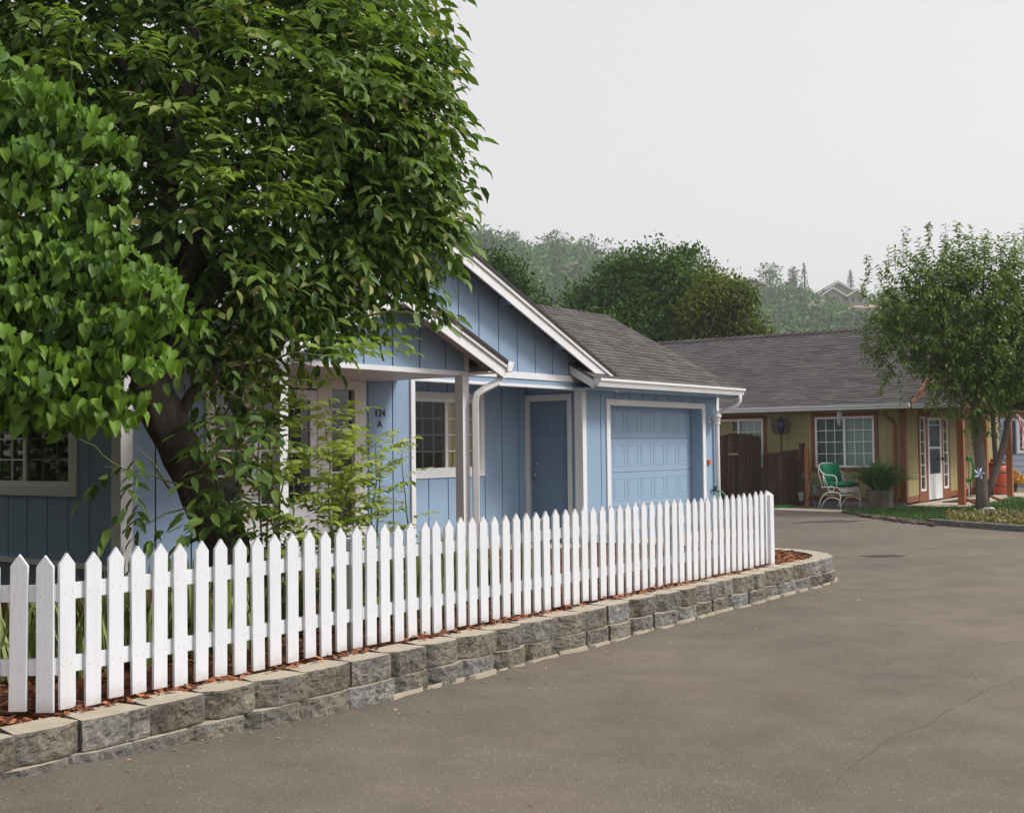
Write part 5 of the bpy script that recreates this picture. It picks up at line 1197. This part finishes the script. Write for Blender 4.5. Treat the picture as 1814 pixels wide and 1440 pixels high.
# --- walnut saplings
SAP = leafmat('sapling_leaf', (0.085, 0.145, 0.024), (0.37, 0.44, 0.1), trans=.35, gloss=.35)
def sapling(label, base_px, top_px, Y, n, seed, ll=.3, ls=.088, stems=1, spread=.5, start=.2):
    b = at(*base_px, Y); b.z = .28; e = at(*top_px, Y); r_ = random.Random(seed)
    t = thing('sapling', label, 'sapling', b); mb = MB(b); n = int(n * .8); ls *= 1.12; P, D, T = [], [], []
    for s_ in range(stems):
        e2 = e + Vector((r_.gauss(0, .12), r_.gauss(0, .12), -r_.random() * .35 * (s_ > 0))); st = bez(b, e2, 0, 8, .018, seed + s_)
        mb.tube(st, [.011 * (1 - .75 * k / 8) for k in range(9)], 6)
        for k in range(n):
            f = start + (1 - start) * (k + r_.random()) / n; i = min(7, int(f * 8)); c = st[i].lerp(st[i+1], f * 8 - i)
            an = k * 2.4 + r_.uniform(-.5, .5); P.append(tuple(c - b)); D.append((math.cos(an) * spread * 2, math.sin(an) * spread * 2, .45 + .4 * f)); T.append(.1 + .75 * f * r_.uniform(.6, 1.1))
    mb.build('stem', TWIG, t, smooth=True)
    p, a, nn, ow, sz_ = compound(np.array(P), np.array(D), ll * 1.1, 6, ls * .86, .5, .45)
    scatter('foliage', LEAF_V, LEAF_F, p, a, nn, sz_, np.array(T)[ow.astype(int)], SAP, t, width=.95)
sapling('tallest leafy sapling in front of the left porch post, close to the leaning trunk', (470, 960), (478, 650), 7.7, 30, 1, .34, .1, 3)
sapling('bright green sapling before the white storm door of the blue house', (566, 960), (562, 770), 7.9, 20, 2, .3, .092, 2, start=.1)
sapling('bright green sapling before the narrow side window of the blue entry', (600, 960), (598, 730), 8.1, 26, 3, .3, .092, 3, start=.05)
sapling('yellow green sapling under the house number', (655, 955), (662, 785), 8.4, 26, 4, .29, .088, 3, start=.05)
sapling('small thin sapling in front of the porch window at the right end of the row', (735, 950), (748, 803), 8.7, 14, 5, .2, .07, 1)
sapling('leafy sapling low against the porch left of the storm door', (520, 960), (512, 830), 7.8, 14, 6, .24, .095, 2, start=.05)
# --- iris clumps
IR = [strap_mesh(26, .2, .42, .66, .015, 20 + k).v for k in range(1)]
IRM = pm('iris_leaf', (.2, .25, .07), .5, .3, 4, island=.6, spec=.35)
ims = []
for k in range(4):
    q = strap_mesh(34, .22, .42, .68, .017, 20 + k); me = bpy.data.meshes.new('iris_clump'); me.from_pydata(q.v, [], q.f); me.materials.append(IRM); me.polygons.foreach_set('use_smooth', [True] * len(me.polygons)); ims.append(me)
for k in range(34):
    s_ = 3.45 + k * .125 + random.uniform(-.06, .06); t_ = (5.72 if k % 2 else 6.05) + random.uniform(-.12, .12)
    o = link('iris_clump', ims[k % 4], None, H(s_, t_, .275), random.uniform(0, 6.28)); o.scale = (1, 1, random.uniform(.85, 1.1))
    tag(o, 'clump of upright strap leaves growing in the mulch behind the picket fence', 'iris', 'strap leaved clumps in the mulch bed')

# ================================================================== SMALL TREE ON THE LAWN
PLUM = leafmat('plum_leaf', (0.035, 0.09, 0.017), (0.23, 0.33, 0.055), old=(.2, .17, .05), trans=.25, gloss=.4, oldamt=.04)
pb = at(1738, 905, 24.0); pb.z = .05
pt = thing('young_tree', 'small two stemmed tree on the lawn beside the olive house porch', 'tree', pb)
mb = MB(pb)
q = lambda x, y, Y=24.0: at(x, y, Y)
stems_ = [([q(1738, 908), q(1740, 880), q(1738, 830), q(1731, 770), q(1728, 720), q(1715, 640), q(1700, 540), q(1695, 450)], [.19, .16, .145, .14, .12, .085, .05, .015]),
          ([q(1744, 884), q(1758, 850), q(1772, 810), q(1782, 770), q(1790, 720), q(1800, 640), q(1812, 540)], [.11, .1, .09, .08, .07, .05, .02]),
          ([q(1728, 725), q(1690, 670), q(1640, 620), q(1590, 590)], [.06, .045, .03, .012]), ([q(1722, 680), q(1680, 600), q(1640, 520), q(1600, 460)], [.06, .045, .03, .012]),
          ([q(1765, 830), q(1760, 760), q(1755, 690), q(1770, 600), q(1760, 480)], [.07, .06, .05, .04, .012]), ([q(1712, 620), q(1740, 540), q(1745, 440)], [.05, .035, .012]), ([q(1790, 720), q(1830, 650), q(1860, 560)], [.06, .04, .02])]
for P_, r_ in stems_: mb.tube(P_, [x * .78 for x in r_], 12)
PB = [((1715, 560, 24), (.95, .9, .75)), ((1640, 590, 24), (.72, .7, .6)), ((1600, 560, 24), (.45, .6, .5)), ((1770, 640, 23.8), (.85, .9, .7)), ((1700, 660, 23.9), (.6, .7, .5)), ((1660, 500, 24), (.5, .6, .42)), ((1740, 490, 24), (.6, .6, .42)), ((1810, 540, 24), (.7, .7, .6)), ((1770, 700, 23.7), (.5, .5, .34)), ((1590, 640, 24), (.35, .4, .3)), ((1850, 620, 24), (.9, .9, .9)), ((1720, 720, 23.8), (.32, .4, .22)), ((1640, 680, 23.9), (.3, .3, .2)), ((1810, 690, 23.8), (.4, .4, .25))]
lb = [(tuple(at(*c) - pb), r_) for c, r_ in PB]
SPt, sd_, rd_ = in_lobes(lb, 1550, .45)
SDr = unit(sd_ * .8 + rng.normal(size=SPt.shape) * .35 + np.array([0, 0, .55]))
top_sh = [(1700, 378), (1665, 400), (1640, 385), (1605, 405), (1590, 425), (1540, 470), (1535, 500), (1570, 460), (1720, 395), (1755, 405), (1790, 400), (1812, 395), (1630, 430), (1680, 420), (1530, 580), (1525, 610), (1545, 560), (1560, 530)]
ex, exd = [], []
for (px, py) in top_sh:
    p = at(px, py + 55 if px > 1580 else py + 30, 24 + random.uniform(-.4, .4)); e = at(px, py, 24)
    for k in range(2): ex.append(tuple(p + Vector((random.gauss(0, .05), random.gauss(0, .2), 0)) - pb)); exd.append(tuple((e - p).normalized()))
SPt = np.concatenate((SPt, ex)); SDr = np.concatenate((SDr, exd)); ns_ = len(SPt); LEN = rng.uniform(.4, .75, ns_)
pp, aa, nn, tt_ = [], [], [], []
for k in range(20):
    f = (k + .5) / 20; an = k * 2.4 + rng.random(ns_) * .8
    s1 = unit(np.cross(SDr, np.array([.3, .2, 1.0]))); s2 = np.cross(SDr, s1)
    rd = s1 * np.cos(an)[:, None] + s2 * np.sin(an)[:, None]
    pp.append(SPt + SDr * (LEN * f)[:, None]); aa.append(rd * .9 + SDr * .5 + np.array([0, 0, -.35]) + rng.normal(size=(ns_, 3)) * .2); nn.append(np.array([0, 0, 1.0]) + rd * .3 + rng.normal(size=(ns_, 3)) * .4); tt_.append(np.clip(.05 + .35 * rng.random(ns_) + .1 * f, 0, 1))
pp, aa, nn, tt_ = (np.concatenate(x) for x in (pp, aa, nn, tt_))
mb2 = MB(pb)
for i in range(ns_):
    if i % 5 == 0 or i > 1549: a = Vector(SPt[i]); mb.tube([a + pb, a + pb + Vector(SDr[i]) * LEN[i]], [.006, .002], 4, cap=False)
mb.build('trunk', BARK2, pt, smooth=True)
scatter('crown', LEAF_V, LEAF_F, pp, aa, nn, rng.uniform(.085, .135, len(pp)), tt_, PLUM, pt, width=.85)

# ================================================================== TREES BEHIND THE HOUSES
def far_tree(label, cx, cy, lobes_px, Y, n, leaf, mat, tint0, seed, name='broadleaf_tree', twigs=()):
    b = at(cx, cy, Y); b.z = -.1; t = thing(name, label, 'tree', b)
    mb = MB(b); c0 = at(*lobes_px[0][0])
    mb.tube(bez(b, c0, 0, 8, .1, seed), [.32 - .03 * k for k in range(9)], 10)
    for l, r_ in lobes_px[1:]: mb.tube(bez(b.lerp(c0, .45), at(*l), .2, 6, .1, seed), [.13 - .017 * k for k in range(7)], 7)
    mb.build('trunk', BARK, t, smooth=True)
    lo = [(tuple(at(*l) - b), r_) for l, r_ in lobes_px]
    P, d, r_ = in_lobes(lo, n, .5); P = P + rng.normal(size=P.shape) * .12
    for (px, py, s_) in twigs:
        e = np.array(at(px, py, Y) - b); P = np.concatenate((P, e + rng.normal(size=(26, 3)) * s_)); d = np.concatenate((d, unit(rng.normal(size=(26, 3)))))
    ax = d * .5 + rng.normal(size=P.shape) * .6 + np.array([0, 0, -.25]); nn = d * .6 + np.array([0, 0, .8]) + rng.normal(size=P.shape) * .5
    cl = np.array([noise.noise(Vector(p * .55)) for p in P])
    scatter('crown', CLUMP_V, CLUMP_F, P, ax, nn, leaf * rng.uniform(.7, 1.3, len(P)), np.clip(tint0 + .35 * cl + .2 * rng.random(len(P)), 0, 1), mat, t)
BGL = leafmat('dark_far_leaf', (0.02, 0.055, 0.015), (0.135, 0.24, 0.045), trans=.25, gloss=.06)
YGL = leafmat('yellowing_leaf', (0.018, 0.05, 0.012), (0.24, 0.28, 0.045), trans=.25, gloss=.08)
far_tree('broad dark green tree rising behind the roofs of both houses', 1150, 620, [((1160, 520, 48), (2.5, 2.2, 1.7)), ((1080, 530, 47.5), (1.6, 1.6, 1.1)), ((1150, 475, 48), (1.4, 1.5, 1.0)), ((1220, 490, 48), (1.3, 1.4, 1.0)), ((1030, 545, 47), (1.0, 1.2, .8)), ((1200, 560, 47), (2.2, 1.6, 1.1)), ((1090, 475, 48), (.8, .9, .6)), ((1120, 590, 46), (2.4, 1.4, 1.0)), ((1040, 580, 46.5), (1.5, 1.3, .9)), ((1240, 590, 46.5), (1.6, 1.2, .9)), ((1210, 455, 48), (.7, .8, .5))], 48, 20000, .2, BGL, .1, 11, twigs=[(1165, 428, .22), (1105, 440, .2), (1205, 436, .18), (1240, 447, .22), (1060, 470, .22), (1010, 500, .22), (1225, 450, .15)])
far_tree('tree with yellowing upper leaves right of the broad dark tree behind the olive roof', 1290, 620, [((1280, 530, 45), (1.4, 1.4, .9)), ((1300, 522, 45), (.95, 1.1, .5)), ((1230, 590, 45.5), (1.2, 1, .6)), ((1345, 598, 45), (.7, .8, .4)), ((1320, 575, 45), (.8, 1, .6)), ((1240, 555, 45), (1.0, 1, .8)), ((1280, 590, 45), (1.5, 1, .7)), ((1260, 500, 46), (.8, .8, .5))], 45, 9500, .19, YGL, .16, 12, twigs=[(1340, 525, .2), (1365, 590, .2), (1300, 488, .2)])
far_tree('narrow dark evergreen tree just right of the blue gable roof line', 925, 620, [((920, 545, 40), (1.1, 1.2, 1.0)), ((905, 500, 40), (.75, .9, .8)), ((880, 465, 40), (.5, .6, .55)), ((960, 580, 40), (.9, .9, .7))], 40, 5200, .17, BGL, .0, 13, name='evergreen_tree')
far_tree('pale green shrub showing between the garage ridge and the broad dark tree', 1100, 640, [((1120, 590, 38), (.55, .6, .3)), ((1310, 595, 38), (.35, .4, .2)), ((1340, 600, 38), (.4, .4, .18))], 38, 900, .16, YGL, .1, 14, name='leafy_shrub') if False else None

# ================================================================== HILLS
SKY_PX = [(-400, 470), (200, 420), (600, 395), (700, 392), (830, 408), (900, 420), (960, 425), (1000, 428), (1050, 440), (1100, 446), (1200, 470), (1260, 487), (1300, 497), (1350, 500), (1400, 497), (1450, 502), (1500, 510), (1560, 520), (1640, 530), (1900, 545), (2600, 560)]
RIDGE_Y = 420.0
RX = [(at(px, py + 44, RIDGE_Y).x, at(px, py + 44, RIDGE_Y).z) for px, py in SKY_PX]
def hill_z(x, y):
    xr = x * RIDGE_Y / max(y, 60)
    z = np.interp(xr, [a for a, b in RX], [b for a, b in RX])
    f = (y - 130) / (RIDGE_Y - 130)
    k = smooth(f) if f < 1 else 1 - .5 * smooth((f - 1) / 1.2)
    return -1 + z * k + 2.2 * noise.noise(Vector((x * .02, y * .02, 5))) * min(1, max(0, f * 4))
mb = MB(); NX, NY = 90, 46; g = {}
for i in range(NX + 1):
    for j in range(NY + 1):
        y = 110 + (640 - 110) * j / NY; x = (-420 + 1000 * i / NX) * (.35 + .65 * y / 420)
        g[i, j] = mb.vert((x, y, hill_z(x, y)))
for i in range(NX):
    for j in range(NY): mb.face((g[i, j], g[i+1, j], g[i+1, j+1], g[i, j+1]))
def hillmat():
    m, nt, b, out = _nt('hill_soil'); v = coords(nt, True)
    c = ramp(nt, ntex(nt, v, .03, 6, .6), [(.35, (.03, .06, .022)), (.65, (.07, .1, .04)), (.85, (.22, .18, .11))])
    nt.links.new(c, b.inputs['Base Color']); b.inputs['Roughness'].default_value = 1.0; b.inputs['Specular IOR Level'].default_value = 0.05; return m
tag(mb.build('hills', hillmat(), smooth=True), kind='structure')
# bare clay banks
CLAY = pm('clay_bank', (.4, .31, .24), 1.0, .25, .6, .8, 2.5, .05, world=True)
for (px, py, Y, w, h) in ((1448, 555, 330, 2.6, 5), (1012, 472, 360, 4, 2.2), (1385, 545, 340, 1.0, 3.5), (1530, 548, 340, 5, 1.6), (900, 492, 330, 1.2, 1.2)):
    bm = bmesh.new(); bmesh.ops.create_icosphere(bm, subdivisions=3, radius=1); c = at(px, py, Y)
    for v_ in bm.verts:
        k = 1 + .35 * noise.noise(v_.co * 2 + Vector((px, 0, 0))); v_.co = Vector((v_.co.x * w * k, v_.co.y * 3 * k, v_.co.z * h * k * (.75 + .25 * noise.noise(v_.co * 5))))
    me = bpy.data.meshes.new('clay_bank'); bm.to_mesh(me); bm.free(); me.materials.append(CLAY); o = link('clay_bank', me, None, c); tag(o, kind='structure')
HL = leafmat('hill_leaf', (0.014, 0.055, 0.022), (0.135, 0.26, 0.09), trans=.1, gloss=.02)
P, AX, NN, TT, SZ = [], [], [], [], []
def hill_crown(c, r_, h, n, t, conifer=False):
    d = unit(rng.normal(size=(n, 3)))
    if conifer:
        f = rng.random(n) ** .8; q = np.stack([np.cos(d[:, 0] * 9) * r_ * (1 - f), np.sin(d[:, 0] * 9) * r_ * (1 - f), h * f], 1)
    else:
        nl = 5; cc = rng.normal(size=(nl, 3)) * np.array([r_ * .45, r_ * .45, h * .18]); idx = rng.integers(0, nl, n)
        q = cc[idx] + d * np.array([r_ * .6, r_ * .6, h * .3]) * (rng.random(n) ** .35)[:, None]; q[:, 2] += h * .55
    P.append(np.array(c) + q); AX.append(d + np.array([0, 0, -.2])); NN.append(d * .7 + np.array([0, 0, .6]) + rng.normal(size=(n, 3)) * .3); TT.append(np.clip(t + .25 * rng.random(n), 0, 1)); SZ.append(rng.uniform(.9, 1.9, n) * (1 if not conifer else .6))
cnt = 0
for k in range(6000):
    px = random.uniform(560, 1860); Y = random.uniform(190, 440); x = at(px, 500, Y).x; z = hill_z(x, Y)
    if z < 6: continue
    bare = noise.noise(Vector((x * .022, Y * .022, 2)))
    if bare > .55 and random.random() < .6: continue
    if any(abs(px - a) < b and c < Y < d_ for a, b, c, d_ in ((1490, 54, 345, 402), (1330, 32, 350, 408), (1448, 10, 285, 336), (1012, 15, 320, 366), (1385, 6, 290, 346), (1530, 22, 300, 346), (900, 8, 290, 336))): continue
    if cnt > 2300: break
    r_ = random.uniform(2.0, 5.2) if random.random() < .6 else random.uniform(1.0, 2.0); hill_crown((x, Y, z - .8), r_, r_ * random.uniform(1.2, 1.9), 150, random.choice((-.1, 0, .1, .25, .4, .55))); cnt += 1
tag(scatter('hillside_woodland', CLUMP_V, CLUMP_F, np.concatenate(P), np.concatenate(AX), np.concatenate(NN), np.concatenate(SZ), np.concatenate(TT), HL), 'hazy wooded hillside behind the houses', 'woodland', kind='stuff')
def ridge_tree(name, label, px, py_top, Y, r_, h, conifer=False, n=420):
    global P, AX, NN, TT, SZ
    P, AX, NN, TT, SZ = [], [], [], [], []
    tp_ = at(px, py_top, Y); b = Vector((tp_.x, Y, tp_.z - h)); t = thing(name, label, 'tree', b)
    mb = MB(b); mb.tube([b + Vector((0, 0, -2)), b + Vector((.2, 0, h * .5)), b + Vector((0, 0, h * .8))], [.4, .28, .1], 8); mb.build('trunk', BARK, t)
    hill_crown((0, 0, 0), r_, h, n, .05, conifer)
    scatter('crown', CLUMP_V, CLUMP_F, P[0], AX[0], NN[0], SZ[0] * .75, TT[0], HL, t)
ridge_tree('oak_tree', 'lone round tree on the skyline left of the broad dark tree top', 1042, 415, 415, 4.6, 10, n=520)
ridge_tree('oak_tree', 'rounded oak clump highest on the left ridge above the blue gable', 970, 405, 418, 6.0, 9, n=700)
ridge_tree('oak_tree', 'domed tree on the right ridge beside the small dark roof', 1362, 471, 410, 4.6, 8, n=520)
ridge_tree('conifer_tree', 'tall pointed conifer on the right skyline', 1424, 466, 410, 2.0, 11, True, 360)
ridge_tree('poplar_tree', 'narrow upright tree left of the pointed conifer on the skyline', 1404, 469, 410, 1.9, 9, n=300)
ridge_tree('conifer_tree', 'small pointed conifer on the skyline above the hill house', 1506, 478, 410, 1.8, 8, True, 300)
ridge_tree('poplar_tree', 'slim tree on the skyline nearest the blue gable', 908, 403, 418, 1.9, 8, n=300)
# hill houses
HR, HW = pm('hill_roof', (.15, .14, .14), .9), pm('hill_wall', (.3, .27, .22), .8)
def hill_house(label, px, py, Y, parts):
    b = at(px, py, Y); t = thing('hill_house', label, 'house', b)
    for (x, y, w, d_, h, rh) in parts:
        mb = MB(); mb.box(x - w / 2, x + w / 2, y, y + d_, -4, h); mb.prism([(x - w / 2, h), (x + w / 2, h), (x, h + rh)], lambda p, q_, ww: (p, ww, q_), y + .02, y + d_); mb.build('wall', HW, t)
        mb = MB()
        for s_ in (1, -1): mb.prism([(x - s_ * (w / 2 + 1), h - 1 * 2 * rh / w), (x, h + rh + .02), (x, h + rh + .5), (x - s_ * (w / 2 + 1), h - 2 * rh / w + .45)], lambda p, q_, ww: (p, ww, q_), y - 1.2, y + d_ + 1)
        mb.build('roof', HR, t)
        mb = MB()
        for s_ in (1, -1): mb.prism([(x - s_ * (w / 2 + 1), h - 2 * rh / w - .25), (x, h + rh - .25), (x, h + rh + .3), (x - s_ * (w / 2 + 1), h - 2 * rh / w + .25)], lambda p, q_, ww: (p, ww, q_), y - 1.35, y - 1.21)
        mb.build('rake_board', WHITE, t)
        for k in (-1, 1): mb = MB(); mb.box(x + k * w * .22 - .5, x + k * w * .22 + .5, y - .06, y - .001, h - 2.3, h - .9); mb.build('window', DARK, t)
hill_house('hazy gabled house high on the hill left of the small lawn tree', 1488, 520, 385, [(0, 3, 13, 9, .5, 3.6), (-2.6, 0, 7, 4, -.4, 2.2), (5.8, 1.5, 5, 5, -.3, 1.5)])
hill_house('low hazy house roof on the hilltop right of the yellowing tree', 1328, 502, 395, [(0, 0, 9, 7, .0, 1.6), (5.0, 2, 4, 5, -1.2, 1.0)])
mb = MB(); b = at(1310, 505, 395); mb.tube([(0, 0, -6), (0, 0, 4.2)], [.16, .1], 8); tag(mb.build('utility_pole', DARK, None, b), 'thin hazy pole on the skyline right of the yellowing tree', 'pole')

# ================================================================== AIR, SKY, SUN
mb = MB(); mb.box(-520, 620, -70, 660, -3.0, 135)
m = bpy.data.materials.new('smoke_haze'); m.use_nodes = True; nt = m.node_tree; nt.nodes.clear()
o_ = nt.nodes.new('ShaderNodeOutputMaterial'); pv = nt.nodes.new('ShaderNodeVolumePrincipled')
pv.inputs['Color'].default_value = (.9, .9, .915, 1); pv.inputs['Density'].default_value = .00055; pv.inputs['Anisotropy'].default_value = .2
nt.links.new(pv.outputs[0], o_.inputs['Volume'])
tag(mb.build('haze', m), 'thin wildfire haze filling the air over the street and hills', 'haze', kind='stuff')

SUN_AZ, SUN_EL = R(99), R(45)                                             # azimuth clockwise from +y
sd = Vector((math.sin(SUN_AZ) * math.cos(SUN_EL), math.cos(SUN_AZ) * math.cos(SUN_EL), math.sin(SUN_EL)))
li = bpy.data.lights.new('sun', 'SUN'); li.energy = 3.2; li.angle = R(14); li.color = (1.0, .965, .915)
lo = bpy.data.objects.new('sun', li); COL.objects.link(lo); lo.rotation_euler = (-sd).to_track_quat('-Z', 'Y').to_euler()
w = bpy.data.worlds.new('World'); scn.world = w; w.use_nodes = True; nt = w.node_tree
bg = nt.nodes['Background']; sky = nt.nodes.new('ShaderNodeTexSky'); sky.sky_type = 'NISHITA'; sky.sun_disc = False
sky.sun_elevation = SUN_EL; sky.sun_rotation = SUN_AZ; sky.dust_density = 6.0; sky.air_density = 1.2; sky.ozone_density = 1.0; sky.altitude = 400
hs = nt.nodes.new('ShaderNodeHueSaturation'); hs.inputs['Saturation'].default_value = .3; nt.links.new(sky.outputs[0], hs.inputs['Color'])
mx = nt.nodes.new('ShaderNodeMix'); mx.data_type = 'RGBA'; mx.inputs[0].default_value = .5; nt.links.new(hs.outputs[0], mx.inputs[6]); mx.inputs[7].default_value = (7.75, 7.5, 7.65, 1)
nt.links.new(mx.outputs[2], bg.inputs['Color']); bg.inputs['Strength'].default_value = .15

# ================================================================== CAMERA + RENDER
cam = bpy.data.cameras.new('camera'); co = bpy.data.objects.new('camera', cam); COL.objects.link(co)
cam.sensor_fit = 'HORIZONTAL'; cam.sensor_width = 36; cam.lens = 36 * F_PX / 1814; cam.clip_start = .1; cam.clip_end = 3000
co.matrix_world = Matrix(((RT.x, UP.x, -FWD.x, 0), (RT.y, UP.y, -FWD.y, 0), (RT.z, UP.z, -FWD.z, EYE), (0, 0, 0, 1)))
scn.camera = co
scn.view_settings.view_transform = 'Standard'; scn.view_settings.look = 'None'; scn.view_settings.exposure = 0; scn.view_settings.gamma = 1
scn.cycles.use_denoising = True
scn.cycles.max_bounces = 8; scn.cycles.transparent_max_bounces = 12; scn.cycles.volume_bounces = 1
